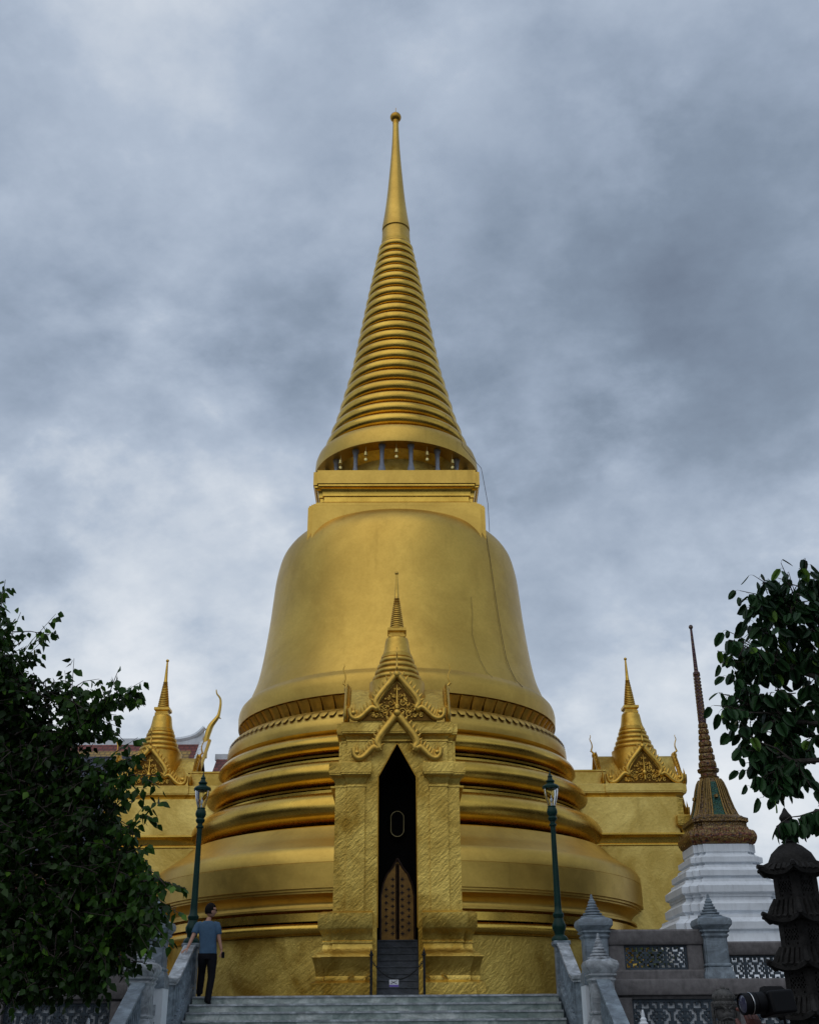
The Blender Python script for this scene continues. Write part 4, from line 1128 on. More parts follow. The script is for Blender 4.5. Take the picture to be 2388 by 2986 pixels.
def hand_mesh(mb, wrist, direction, palm_n, s=1.0, curl=.5, side=1):
    """palm, four unequal bent fingers and a thumb from the side of the palm"""
    d = Vector(direction).normalized(); n = Vector(palm_n); n = (n-d*n.dot(d)).normalized(); u = d.cross(n)*side
    w = Vector(wrist)
    # palm: flattened tapering tube
    P = [w-d*.01*s, w+d*.02*s, w+d*.055*s, w+d*.088*s]
    vs = []; fs = []; k = 10
    rr = [(.026,.018),(.034,.017),(.041,.015),(.040,.011)]
    for p, (a, b) in zip(P, rr):
        for i in range(k):
            t = 2*pi*i/k; vs.append(p+u*a*s*cos(t)+n*b*s*sin(t))
    for j in range(3):
        for i in range(k): fs.append((j*k+i, j*k+(i+1)%k, (j+1)*k+(i+1)%k, (j+1)*k+i))
    fs += [tuple(range(k)), tuple(3*k+i for i in range(k))]
    mb.add(vs, fs)
    for i, (L, off) in enumerate(((.070,-.030),(.080,-.010),(.074,.010),(.060,.029))):
        b = w+d*.082*s+u*off*s; c = curl*(1+.12*i)
        q = b; ang = c*.5; pts = [b-d*.01*s]; rad = [.0092*s]
        for seg in (.42,.33,.25):
            q = q+(d*cos(ang)+n*sin(ang))*L*seg*s+u*off*.15*seg*s; pts.append(q); rad.append(.0088*s*(1-.25*(1-seg))); ang += c*.8
        mb.tube(pts, rad, 7); mb.ball(pts[-1], rad[-1]*1.02, 6, 5)
    b = w+d*.025*s-u*.034*s
    pts = [b, b+(d*.6-u*.55+n*.25).normalized()*.032*s, b+(d*.8-u*.45+n*.4).normalized()*.060*s, b+(d*.95-u*.25+n*.5).normalized()*.080*s]
    mb.tube(pts, [.013*s,.012*s,.010*s,.008*s], 7); mb.ball(pts[-1], .0085*s, 6, 5)
def head_mesh(mb, c, yaw, s=1.0, tilt=0):
    """skull with brow, nose, lips, chin and ears; yaw 0 looks towards +y"""
    R = Matrix.Translation(c) @ Matrix.Rotation(yaw, 4, 'Z') @ Matrix.Rotation(tilt, 4, 'X') @ Matrix.Scale(s, 4)
    def f(d):
        k = 1.0
        g = lambda x0, z0, sx, sz: exp(-((d.x-x0)/sx)**2-((d.z-z0)/sz)**2) if d.y > 0 else 0
        k += .20*g(0,-.18,.13,.16)+.06*g(0,.05,.11,.2)           # nose
        k -= .075*(g(-.33,.06,.17,.12)+g(.33,.06,.17,.12))       # eye sockets
        k += .035*g(0,.28,.5,.12)                                # brow
        k += .055*g(0,-.52,.22,.07)-.03*g(0,-.42,.25,.04)        # lips
        k += .10*g(0,-.80,.28,.16)                               # chin
        if d.z < -.2: k *= 1-.14*min(1, (-.2-d.z)/.8)*(1 if d.y > -.2 else 1.3)
        return k
    mb.ball((0,0,0), .118, 28, 20, (.68,.82,1.0), R, f)
    for sx in (-1,1): mb.ball((.080*sx,-.008,-.012), .030, 8, 6, (.35,.6,1.1), R)
    return R
def person(name, base, rz, label, J, head, hd_yaw, mats, hands, extra=None, h_s=1.0):
    r = empty(name, base, rz); tag(r, label, 'person')
    sk, sh, tr, hr = mats
    E_ = [('pel','spn'),('spn','chs'),('chs','nek'),('nek','hdb'),('chs','shL'),('shL','elL'),('elL','wrL'),('chs','shR'),('shR','elR'),('elR','wrR'),('pel','hpL'),('hpL','knL'),('knL','anL'),('pel','hpR'),('hpR','knR'),('knR','anR')]
    rad = {'pel':(.125,.10),'spn':(.118,.088),'chs':(.115,.070),'nek':(.055,.055),'hdb':(.052,.055),'shL':(.06,.06),'shR':(.06,.06),'elL':(.040,.040),'elR':(.040,.040),'wrL':(.027,.027),'wrR':(.027,.027),'hpL':(.088,.09),'hpR':(.088,.09),'knL':(.056,.058),'knR':(.056,.058),'anL':(.038,.040),'anR':(.038,.040)}
    nodes = {k: tuple(J[k])+rad[k] for k in rad}
    body = skin('body', nodes, E_, sk, r, 2, 'pel')
    # head and hands belong to the same body mesh
    mb = MB(); head_mesh(mb, Vector(head), hd_yaw, h_s)
    for (wr, d, n, side, curl) in hands: hand_mesh(mb, J[wr], d, n, 1.0, curl, side)
    tmp = mb.build('flesh', sk, r)
    bm = bmesh.new(); bm.from_mesh(body.data); bm.from_mesh(tmp.data); bm.to_mesh(body.data); bm.free(); bpy.data.objects.remove(tmp)
    body.data.polygons.foreach_set('use_smooth', [True]*len(body.data.polygons))
    # clothes: one surface per garment, lofted round the body
    V = lambda k: Vector(J[k])
    def loft(mb, rings, n=20, cap=True):
        vs = []; fs = []
        for c, rx, ry in rings:
            for i in range(n):
                t = 2*pi*i/n; w_ = 1+.025*sin(3*t+c[2]*23)
                e = 2.4; ct, st_ = cos(t), sin(t)
                vs.append((c[0]+rx*w_*abs(ct)**(2/e)*(1 if ct > 0 else -1), c[1]+ry*w_*abs(st_)**(2/e)*(1 if st_ > 0 else -1), c[2]))
        for j in range(len(rings)-1):
            for i in range(n): fs.append((j*n+i, j*n+(i+1)%n, (j+1)*n+(i+1)%n, (j+1)*n+i))
        fs += [tuple(range(n)), tuple((len(rings)-1)*n+i for i in range(n))]
        mb.add(vs, fs)
    P_, Sp, Ch, Nk = V('pel'), V('spn'), V('chs'), V('nek'); k_ = (Nk.z-P_.z)/.595
    shl = (V('shR')-V('shL')).length/.38
    up = lambda b, dz: (b.x, b.y, b.z+dz*k_)
    mb = MB()
    loft(mb, [(up(P_,-.035),.176*shl,.128),(up(P_,.02),.174*shl,.128),(up(P_,.10),.168*shl,.120),(up(Sp,0),.166*shl,.115),(up(Sp,.10),.180*shl,.118),(up(Ch,-.03),.200*shl,.122),(up(Ch,.04),.205*shl,.112),(up(Ch,.085),.185*shl,.098),(up(Ch,.115),.135*shl,.085),(up(Nk,-.015),.080,.074)])
    for s_ in 'LR':
        sg = -1 if s_ == 'L' else 1; a = V('sh'+s_); e = V('el'+s_)
        mb.tube([a-Vector((sg*.07,0,-.012)), a+Vector((0,0,-.005)), a.lerp(e,.2), a.lerp(e,.45), a.lerp(e,.66), a.lerp(e,.70)], [.058,.066,.070,.070,.068,.060], 14)
    mb.build('shirt', sh, r, ang=60)
    mb = MB()
    loft(mb, [((P_.x,P_.y,P_.z-.14*k_),.15*shl,.118),((P_.x,P_.y,P_.z-.09*k_),.172*shl,.128),(up(P_,-.02),.168*shl,.122),(up(P_,.06),.160*shl,.112)])
    for s_ in 'LR':
        h_, kn, an = V('hp'+s_), V('kn'+s_), V('an'+s_)
        mb.tube([h_+Vector((0,0,.05)), h_+Vector((0,0,-.03)), h_.lerp(kn,.35), h_.lerp(kn,.75), kn, kn.lerp(an,.12), kn.lerp(an,.5), kn.lerp(an,.85), an+Vector((0,-.005,-.015)), an+Vector((0,-.005,-.05))], [.098,.103,.097,.080,.074,.072,.069,.064,.066,.064], 14, None, 1.06)
    mb.build('trousers', tr, r, ang=60)
    for s_ in 'LR':
        a = Vector(J['an'+s_]); fd = Vector(J['ft'+s_]).normalized()
        mb = MB(); mb.tube([a-fd*.075+Vector((0,0,-.045)), a-fd*.05+Vector((0,0,-.04)), a+Vector((0,0,-.035)), a+fd*.07+Vector((0,0,-.052)), a+fd*.14+Vector((0,0,-.062)), a+fd*.175+Vector((0,0,-.068))], [.028,.042,.048,.046,.040,.022], 10, None, .8)
        mb.build('shoe', 'black', r)
    R = Matrix.Translation(Vector(head)) @ Matrix.Rotation(hd_yaw, 4, 'Z') @ Matrix.Scale(h_s, 4)
    mb = MB()
    def hf(d):
        face = d.y > .35 and d.z < .42
        side_ = d.y > .05 and d.z < -.05
        low = d.z < -.55
        return .80 if (face or side_ or low) else 1.0+.012*sin(d.x*31)*sin(d.z*27)
    mb.ball((0,-.006,.012), .128, 32, 24, (.70,.84,1.0), R, hf); mb.build('hair', hr, r)
    if extra: extra(r, R)
    return r

# man climbing the stairs, seen from behind, head turned to the right
def shades(r, R):
    mb = MB()
    for s_ in (-1,1):
        mb.ball((.036*s_,.088,.010), .026, 10, 8, (1.0,.35,.75), R); mb.tube([(.066*s_,.080,.016),(.082*s_,.03,.018),(.084*s_,-.01,.010)], .0045, 5, R)
    mb.tube([(-.02,.096,.015),(.02,.096,.015)], .004, 5, R)
    mb.build('sunglasses', 'black', r)
MB_X, MB_Y, MB_Z = -3.81, 23.82, TER-.15
J = dict(pel=(.04,.02,.96), spn=(.02,.03,1.17), chs=(.0,.05,1.40), nek=(.0,.06,1.555), hdb=(.02,.07,1.63),
         shL=(-.195,.05,1.47), elL=(-.275,-.06,1.22), wrL=(-.345,-.17,1.01), shR=(.185,.05,1.47), elR=(.245,.02,1.20), wrR=(.305,.03,.985),
         hpL=(-.055,.02,.88), knL=(-.085,.19,.60), anL=(-.11,.24,.245), hpR=(.125,.02,.87), knR=(.135,.04,.49), anR=(.10,-.02,.09), ftL=(-.25,1,0), ftR=(.12,1,0))
man = person('person', (MB_X, MB_Y, MB_Z), 0, 'man in blue T-shirt and black trousers climbing the stairs with a hand on the rail', J, (.035,.085,1.735), radians(-62), ('skin','shirt','trousers','hair'),
       [('wrL',(-.45,-.55,-.35),(.1,.1,-1),-1,.25), ('wrR',(.15,.1,-1),(-1,0,0),1,1.0)], shades, h_s=1.13)
m = MB(); m.box(-.055,.055,-.03,.02,-.035,.035); m.lathe([(.028,0),(.028,.03),(.022,.032)], 14, 0, 0, True, Matrix.Rotation(radians(-90),4,'X'))
cmr = m.build('pocket_camera', 'black', None, (0,0,0)); cmr.location = (MB_X+.335, MB_Y+.03, MB_Z+.90); cmr.rotation_euler = (0, radians(80), radians(90)); tag(cmr, 'small black camera held low in the climbing man\'s right hand', 'camera')

# person in black behind the tall post left of the stairs
J2 = dict(pel=(.0,.0,.90), spn=(.0,.0,1.08), chs=(.0,.0,1.28), nek=(.0,.01,1.43), hdb=(.0,.02,1.48),
         shL=(-.17,.0,1.34), elL=(-.22,.02,1.08), wrL=(-.20,.12,.88), shR=(.17,.0,1.34), elR=(.22,.02,1.08), wrR=(.20,.12,.88),
         hpL=(-.09,.0,.83), knL=(-.10,.02,.46), anL=(-.11,.0,.085), hpR=(.09,.0,.83), knR=(.10,.02,.46), anR=(.11,.0,.085), ftL=(-.2,1,0), ftR=(.2,1,0))
person('person', (-4.93, 23.6, TER), radians(10), 'person in black clothing mostly hidden behind the tall post left of the stairs', J2, (0,.03,1.58), 0.2, ('skin','cloth_black','cloth_black','hair'),
       [('wrL',(0,.5,-.8),(1,0,0),1,.6), ('wrR',(0,.5,-.8),(-1,0,0),-1,.6)])

# photographer: a short person in dark clothes holding a camera up with both hands, aimed to the left
CX, CY, CZ = 1.372, 4.75, 1.722
J3 = dict(pel=(.0,-.0,.80), spn=(.0,.0,.96), chs=(.0,.02,1.13), nek=(.0,.03,1.265), hdb=(.0,.035,1.31),
         shL=(-.155,.03,1.19), elL=(-.17,.27,1.20), wrL=(-.03,.315,1.58), shR=(.155,.03,1.19), elR=(.22,.24,1.20), wrR=(.105,.28,1.545),
         hpL=(-.085,.0,.73), knL=(-.09,.02,.40), anL=(-.10,.0,.085), hpR=(.085,.0,.73), knR=(.09,.02,.40), anR=(.10,.0,.085), ftL=(-.2,1,0), ftR=(.2,1,0))
ph = person('person', (CX+.36, CY+.06, 0), radians(82), 'photographer below the frame whose raised hand holds the black camera', J3, (0,.05,1.40), 0, ('skin_dark','cloth_black','cloth_grey','hair'),
       [('wrL',(.25,.1,.9),(.5,.4,-.2),-1,.5), ('wrR',(-.1,.2,1),(-.9,.2,0),1,.9)], None, .95)
cam_r = empty('camera_body', (CX, CY, CZ), radians(96)); tag(cam_r, 'black camera with silver ringed lens raised in front of the stone pagoda', 'camera')
# local: +y is the way the lens looks
m = MB(); m.box(-.066,.066,-.20,-.075,-.060,.040); bv = m
b_ = m.build('body', 'black', cam_r)
md = b_.modifiers.new('bevel', 'BEVEL'); md.width = .012; md.segments = 3
m = MB(); m.add([(-.035,-.185,.038),(.035,-.185,.038),(.028,-.075,.038),(-.028,-.075,.038),(-.028,-.17,.058),(.028,-.17,.058),(.018,-.085,.066),(-.018,-.085,.066)], [(0,3,2,1),(4,5,6,7),(0,1,5,4),(1,2,6,5),(2,3,7,6),(3,0,4,7)]); m.build('viewfinder_hump', 'black', cam_r)
m = MB(); T = Matrix.Rotation(radians(-90), 4, 'X')
m.lathe([(.040,-.078),(.046,-.07),(.046,-.03),(.043,-.028),(.043,-.022),(.047,-.02),(.047,.0),(.044,.002),(.044,.018),(.047,.020),(.047,.034),(.043,.037),(.040,.030)], 36, 0, 0, True, T); lens = m.build('lens', 'black', cam_r)
m = MB(); m.lathe([(.0478,-.004),(.0485,-.002),(.0478,.0)], 36, 0, 0, False, T); m.build('silver_ring', 'silver', lens)
m = MB(); m.lathe([(.038,.031),(.030,.036),(.012,.038)], 28, 0, 0, True, T); m.build('front_glass', 'lens', lens)
m = MB(); m.tube([(.06,-.19,.03),(.075,-.20,.01),(.085,-.21,-.06),(.08,-.20,-.15),(.05,-.19,-.22)], .006, 6); m.build('strap', 'cloth_black', cam_r)
cam_r.rotation_euler = (radians(-4), radians(8), radians(103)); cam_r.scale = (.86,)*3

# ================================================================== STONE GUARDIAN
gx, gy = 4.72, 17.6
g = empty('guardian_statue', (gx, gy, 0), pi); tag(g, 'grey stone warrior statue with crown and beard at the foot of the terrace', 'statue'); 
m = MB()
def gf(d):
    k = 1.0; q = lambda x0, z0, sx, sz: exp(-((d.x-x0)/sx)**2-((d.z-z0)/sz)**2) if d.y > 0 else 0
    k += .22*q(0,-.12,.14,.14); k -= .10*(q(-.32,.10,.18,.09)+q(.32,.10,.18,.09)); k += .09*(q(-.30,.30,.24,.07)+q(.30,.30,.24,.07))
    k += .07*(q(-.42,-.2,.2,.16)+q(.42,-.2,.2,.16)); k -= .07*q(0,-.46,.32,.05); k += .08*q(0,-.36,.35,.05)+.06*q(0,-.58,.3,.06)
    if d.z < -.3: k *= 1.0
    return k
m.ball((0,0,2.00), .165, 36, 28, (.80,.88,1.05), None, gf)
for s_ in (-1,1):
    m.ball((.055*s_,.128,2.02), .018, 8, 6); m.tube([(.02*s_,.155,2.055),(.06*s_,.150,2.085),(.11*s_,.12,2.10)], [.014,.016,.008], 6)
    m.tube([(.0,.165,1.935),(.04*s_,.155,1.93),(.09*s_,.13,1.905),(.12*s_,.10,1.87)], [.012,.012,.01,.004], 5)
    m.ball((.135*s_,.0,1.99), .05, 8, 6, (.4,.6,1.3))
for k in range(9):
    a = (k-4)*.035; m.tube([(a,.145-abs(a)*.5,1.89),(a*1.15,.155-abs(a)*.5,1.80),(a*.8,.14-abs(a)*.4,1.70-.02*(k%2))], [.022,.018,.004], 5)
hd = m
g_body = MB()
m.lathe([(.10,1.60),(.11,1.72),(.12,1.85)], 16)
m.lathe([(.30,.55),(.31,.8),(.27,1.05),(.25,1.15),(.29,1.35),(.30,1.50),(.20,1.62),(.10,1.70)], 24, 0, 0, True, Matrix.Diagonal((1.15,.8,1,1)))
for s_ in (-1,1):
    m.ball((.30*s_,.0,1.52), .14, 14, 10, (1,.9,.8))
    m.tube([(.33*s_,0,1.50),(.42*s_,.02,1.28),(.36*s_,.20,1.12),(.18*s_,.30,1.15)], [.11,.10,.085,.06], 10)
    m.ball((.10*s_,.31,1.16), .06, 8, 6)
    for k in range(5): m.tube([(.12*s_+.045*k*s_,.14,1.60-.01*k),(.16*s_+.05*k*s_,.22-.02*k,1.40),(.14*s_+.05*k*s_,.24,1.2)], [.018,.02,.016], 5)
m.build('body', 'stone_statue', g)
m = MB(); m.lathe([(.155,2.06),(.175,2.09),(.175,2.13),(.150,2.16),(.165,2.20),(.150,2.26),(.105,2.31),(.04,2.335)], 24, 0, -.01)
for k in range(11):
    a = pi*k/10; m.ball((.165*cos(a), .165*sin(a)-.01, 2.13), .026, 8, 6, (1,1,1.2)); 
for k in range(7):
    a = pi*(k+.5)/7; m.ball((.145*cos(a), .145*sin(a)-.01, 2.215+.02*sin(a)), .030, 8, 6, (1,1,1.3))
m.ball((0,.02,2.345), .035, 8, 6); m.ball((.07,.02,2.32), .03, 8, 6); m.ball((-.07,.02,2.32), .03, 8, 6)
for s_ in (-1,1): m.tube([(.165*s_,-.01,2.12),(.175*s_,.0,2.0),(.165*s_,-.01,1.86),(.175*s_,-.01,1.80)], [.03,.022,.028,.008], 7)
m.build('crown', 'stone_statue', g)
m = MB(); m.tiers(redent(.36,[.05]), [(.06,0),(.06,.12),(0,.15),(0,.38),(.05,.41),(.05,.50),(0,.56)]); m.build('plinth', 'stone_statue', g)
g.scale = (1,1,.965)

# ================================================================== TREES
def leafy(mb, tones, pos, d, L, W, tone, droop=True):
    """one heart-shaped leaf with a drip tip: two folded halves"""
    d = d.normalized(); s_ = d.cross(Vector((random.gauss(0,1), random.gauss(0,1), random.gauss(0,.6)))).normalized(); n = s_.cross(d)
    pts = [pos, pos+d*L*.28+s_*W*.5+n*W*.10, pos+d*L*.60+s_*W*.36+n*W*.06, pos+d*L*1.0, pos+d*L*.60-s_*W*.36+n*W*.06, pos+d*L*.28-s_*W*.5+n*W*.10, pos+d*L*.45-n*W*.04]
    o = len(mb.v); mb.v += [tuple(p) for p in pts]
    for f in ((0,1,6),(1,2,6),(2,3,6),(3,4,6),(4,5,6),(5,0,6)): mb.f.append(tuple(o+i for i in f)); mb.sm.append(True); tones.append(tone)
def crown_obj(name, mb, tones, mat, parent, loc):
    L = Vector(loc); me = bpy.data.meshes.new(name); me.from_pydata([tuple(Vector(v)-L) for v in mb.v], [], mb.f)
    me.polygons.foreach_set('use_smooth', [True]*len(mb.f))
    at_ = me.attributes.new('tone', 'FLOAT', 'FACE'); at_.data.foreach_set('value', tones)
    me.materials.append(M[mat]); o = bpy.data.objects.new(name, me); COL.objects.link(o); o.parent = parent
    return o
def sprig(mb, tn, tw, a, b, n, L, W, spread, dropd, petiole=.03, dim=1.0):
    """a twig from a to b carrying alternate drooping leaves"""
    a = Vector(a); b = Vector(b); mid = a.lerp(b, .5)+Vector((0,0,.06*(b-a).length)); P = [a, mid, b]
    tw.tube(P, [.009,.006,.003], 4)
    for k in range(n):
        t = .12+.88*k/max(1, n-1); p = a.lerp(mid, t*2) if t < .5 else mid.lerp(b, t*2-1)
        u = Vector((random.gauss(0,1), random.gauss(0,1), random.gauss(0,.4))).normalized()
        c = p+u*petiole*random.uniform(.6,1.6)+Vector((0,0,-.01))
        d = u*spread+Vector((0,0,-dropd))+(b-a).normalized()*.35
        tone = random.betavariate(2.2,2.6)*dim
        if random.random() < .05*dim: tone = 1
        s_ = random.uniform(.75,1.18)
        leafy(mb, tn, c, d, L*s_, W*s_, tone)

# ---- left tree
random.seed(21)
tb = Vector((-6.9, 15.3, 0))
tree = empty('broadleaf_tree', tb); tag(tree, 'large dark leafy tree filling the left edge in front of the terrace', 'tree')
tips = [(17,1690,13.5),(30,1715,14),(62,1785,14),(20,1840,14),(164,1790,14.5),(145,1850,14.5),(120,1900,15),(217,1920,14.3),(190,1955,14.8),(175,2000,15),(250,2010,14.6),(418,1985,14.0),(385,2000,14.0),(345,2015,14.0),(300,2040,14.3),(306,2060,15),(334,2100,14.6),(330,2140,15),(403,2150,14.2),(405,2195,14.4),(380,2220,15),(464,2262,13.8),(430,2300,14.4),(469,2330,14.0),(420,2350,14.4),(353,2390,15),(380,2330,14.8),(433,2460,14.0),(400,2480,14.6),(365,2520,14.6),(330,2450,15),(470,2555,14.2),(440,2600,14.6),(545,2592,13.8),(527,2665,14.0),(490,2700,14.3),(500,2755,13.9),(460,2720,14.4),(440,2780,14.2),(418,2750,14.8),(365,2850,14.6),(330,2820,14.8),(313,2865,14.4),(255,2860,14.8),(200,2870,14.6),(140,2850,15),(90,2880,14.5),(40,2860,14.8),(5,2900,14.6),(395,2690,15.2),(350,2740,15.2),(300,2790,15.2),(445,2640,15.0)]
mb = MB(); tn = []; tw = MB(); br = MB()
hub = [at(-60,2500,15.2), at(60,2250,15), at(-40,2050,14.8), at(150,2620,15), at(120,2420,15.2), at(40,2760,15), at(230,2300,15), at(280,2560,15), at(-150,1850,15), at(200,2150,15)]
for (px, py, d) in tips:
    t = at(px, py, d)
    h = min(hub, key=lambda q: (q-t).length)
    v = h-t
    L0 = min(v.length, 1.1); a = t+v.normalized()*L0
    br.tube([h, h.lerp(a,.6)+Vector((0,0,.08)), a], [.03,.02,.011], 5)
    dist = L0
    sprig(mb, tn, tw, a, t, 24, .128, .086, .55, .75)
    for k in range(5):
        q = a.lerp(t, random.uniform(0,.75)); e = q+Vector((random.gauss(0,.20), random.gauss(0,.28), random.gauss(-.02,.17)))
        sprig(mb, tn, tw, q, e, 9, .122, .082, .6, .75)
# inner mass: leaf colour darkened to stand for shade inside the crown
lobes = [(-50,2050,130,14.8),(30,1990,90,14.8),(110,2040,70,15),(60,2150,130,15.2),(110,2260,150,15.2),(225,2260,60,15),(0,2350,220,15.3),(230,2420,150,15.1),(100,2520,230,15.3),(310,2430,45,15),(300,2580,150,15.1),(380,2620,60,14.9),(200,2700,190,15.2),(40,2740,180,15.2),(350,2730,100,15),(120,2820,110,15),(250,2830,70,15),(-120,2200,250,15.6),(-150,2600,280,15.6),(-60,1880,110,15),(400,2680,45,14.7)]
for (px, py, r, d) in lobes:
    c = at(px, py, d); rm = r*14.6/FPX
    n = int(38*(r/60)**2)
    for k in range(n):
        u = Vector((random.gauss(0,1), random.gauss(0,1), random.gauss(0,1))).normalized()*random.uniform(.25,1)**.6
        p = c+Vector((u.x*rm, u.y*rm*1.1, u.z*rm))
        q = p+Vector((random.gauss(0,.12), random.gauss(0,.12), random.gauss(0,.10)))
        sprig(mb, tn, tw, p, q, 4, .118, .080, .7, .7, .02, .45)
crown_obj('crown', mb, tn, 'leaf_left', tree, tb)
tw.build('twig_mass', 'twig', tree, tb)
br.tube([tb+Vector((0,0,1.6)), hub[5], hub[0]], [.13,.09,.06], 8)
for h in hub: br.tube([tb+Vector((0,0,2.2)), (tb+Vector((0,0,2.6))).lerp(h,.5), h], [.12,.07,.035], 7)
br.build('branches', 'bark', tree, tb)
m = MB(); m.tube([tb+Vector((0,0,-.05)), tb+Vector((.05,0,.5)), tb+Vector((-.03,.05,1.4)), tb+Vector((.02,0,2.5)), tb+Vector((0,0,3.6))], [.26,.20,.17,.15,.09], 12); m.build('trunk', 'bark', tree, tb)

# ---- right tree: big blunt leaves, close to the camera
random.seed(5)
tb = Vector((5.6, 9.4, 0))
tree = empty('fig_tree', tb); tag(tree, 'close leafy fig tree hanging over the pagoda at the right edge', 'tree')
tips = [(2278,1654,8.8),(2300,1680,9),(2330,1670,9.1),(2197,1690,8.9),(2215,1720,9),(2158,1735,8.9),(2175,1785,8.9),(2165,1760,9.1),(2240,1700,9.2),(2125,1880,8.8),(2092,1912,8.9),(2117,1850,9),(2110,1945,8.9),(2120,1985,9),(2097,2035,8.9),(2083,2071,8.8),(2105,2113,8.9),(2136,2155,9),(2153,2200,8.9),(2172,2240,9),(2165,2265,9),(2190,2310,8.9),(2210,2300,9.1),(2226,2340,8.9),(2262,2355,8.9),(2272,2320,9),(2240,2280,9.2),(2350,2300,9),(2368,2312,8.9),(2180,1850,9.3),(2150,2010,9.3),(2170,2110,9.3)]
mb = MB(); tn = []; tw = MB(); br = MB()
hub = [at(2330,1780,9.2), at(2300,1950,9.2), at(2290,2100,9.2), at(2310,2220,9.1), at(2400,1700,9.3)]
def figleaf(mb, tones, pos, d, L, W, tone):
    d = d.normalized(); s_ = d.cross(Vector((random.gauss(0,1), random.gauss(0,1), random.gauss(0,.6)))).normalized(); n = s_.cross(d)
    prof = [(0,0),(.12,.40),(.35,.50),(.62,.47),(.85,.27),(1,0)]
    o = len(mb.v)
    P = [pos+d*L*t for t, w_ in prof]
    mb.v += [tuple(p-n*W*.05) for p in P]; mb.v += [tuple(p+s_*W*w_+n*W*.12*w_) for p, (t, w_) in zip(P, prof)][1:-1]; mb.v += [tuple(p-s_*W*w_+n*W*.12*w_) for p, (t, w_) in zip(P, prof)][1:-1]
    A = [0]+[6+i for i in range(4)]+[5]; B_ = [0]+[10+i for i in range(4)]+[5]
    for i in range(5):
        for E1 in (A, B_):
            f = [i, i+1, E1[i+1], E1[i]]; g_ = []
            for q in f:
                if q not in g_: g_.append(q)
            if len(g_) >= 3: mb.f.append(tuple(o+q for q in g_)); mb.sm.append(True); tones.append(tone)
def figsprig(a, b, n, L):
    a = Vector(a); b = Vector(b); tw.tube([a, a.lerp(b,.5)+Vector((0,0,.02)), b], [.006,.004,.0025], 5)
    for k in range(n):
        p = a.lerp(b, .15+.85*k/max(1,n-1)); u = Vector((random.gauss(0,1), random.gauss(0,1), random.gauss(.1,.45))).normalized()
        c = p+u*.035; tw.tube([p, p+u*.02+Vector((0,0,.006)), c], .0013, 3)
        tone = random.betavariate(2,3); tone = 1 if random.random() < .05 else tone
        s_ = random.uniform(.75,1.15); figleaf(mb, tn, c, u*.55+Vector((0,0,-.8))+(b-a).normalized()*.2, L*s_, L*.62*s_, tone)
for (px, py, d) in tips:
    t = at(px, py, d)+Vector((0,0,.04)); h = min(hub, key=lambda q: (q-t).length); v = h-t; a = t+v.normalized()*min(v.length, .38)
    br.tube([h, h.lerp(a,.5)+Vector((0,0,.03)), a], [.014,.010,.007], 5)
    figsprig(a, t, 6, .130)
    for k in range(2):
        q = a.lerp(t, random.uniform(0,.7)); figsprig(q, q+Vector((random.gauss(0,.07), random.gauss(0,.10), random.gauss(0,.06))), 3, .135)
for (px, py, r, d, dens) in [(2300,1800,110,9.2,1.2),(2230,1800,60,9.1,1),(2220,1930,95,9.2,1.2),(2330,1930,110,9.3,1.2),(2190,2050,85,9.2,1.1),(2290,2080,110,9.3,1.3),(2230,2180,80,9.2,1.3),(2330,2200,80,9.3,1.1),(2250,2270,50,9.1,1.1),(2400,1800,140,9.4,1),(2450,2050,130,9.6,.9),(2470,2350,110,9.2,.7),(2390,1700,60,9.3,1)]:
    c = at(px, py, d); rm = r*8.9/FPX
    for k in range(int(6.4*dens*(r/60)**2)):
        u = Vector((random.gauss(0,1), random.gauss(0,1), random.gauss(0,1))).normalized()*random.uniform(.1,1)**.6
        p = c+u*rm; figsprig(p, p+Vector((random.gauss(0,.07), random.gauss(0,.09), random.gauss(0,.05))), 4, .135)
# the low branch in front of the pagoda
P = [at(2480,2330,8.9), at(2388,2362,8.8), at(2330,2380,8.7), at(2300,2383,8.7), at(2262,2410,8.65)]
br.tube(P, [.012,.008,.006,.004,.003], 6)
for (px, py) in ((2262,2410),(2274,2398),(2280,2404),(2286,2400),(2290,2392),(2296,2410),(2305,2398),(2316,2412),(2328,2400),(2340,2405),(2352,2395),(2300,2385),(2320,2382),(2345,2372),(2372,2365),(2400,2358),(2310,2384),(2335,2376),(2360,2368)):
    p = at(px, py, 8.7)
    for k in range(2 if px != 2262 else 1):
        u = Vector((random.gauss(0,.35), random.gauss(0,.5), 0)); figleaf(mb, tn, p+u*.04+Vector((0,0,-.01)), u*.5+Vector((0,0,-1)), random.uniform(.10,.13), .075, random.betavariate(2,3))
crown_obj('crown', mb, tn, 'leaf_right', tree, tb); tw.build('twig_mass', 'twig', tree, tb)
top = tb+Vector((0,0,3.4))
for h in hub: br.tube([top, top.lerp(h,.5)+Vector((0,0,.2)), h], [.07,.04,.018], 7)
br.tube([tb+Vector((0,0,3.0)), P[0].lerp(tb+Vector((0,0,3.0)),.5)+Vector((0,0,.1)), P[0]], [.05,.025,.012], 6)
br.build('branches', 'bark', tree, tb)
m = MB(); m.tube([tb+Vector((0,0,-.05)), tb+Vector((.04,0,.8)), tb+Vector((-.04,.03,2.0)), top, top+Vector((.1,0,1.5))], [.20,.15,.13,.10,.06], 12); m.build('trunk', 'bark', tree, tb)

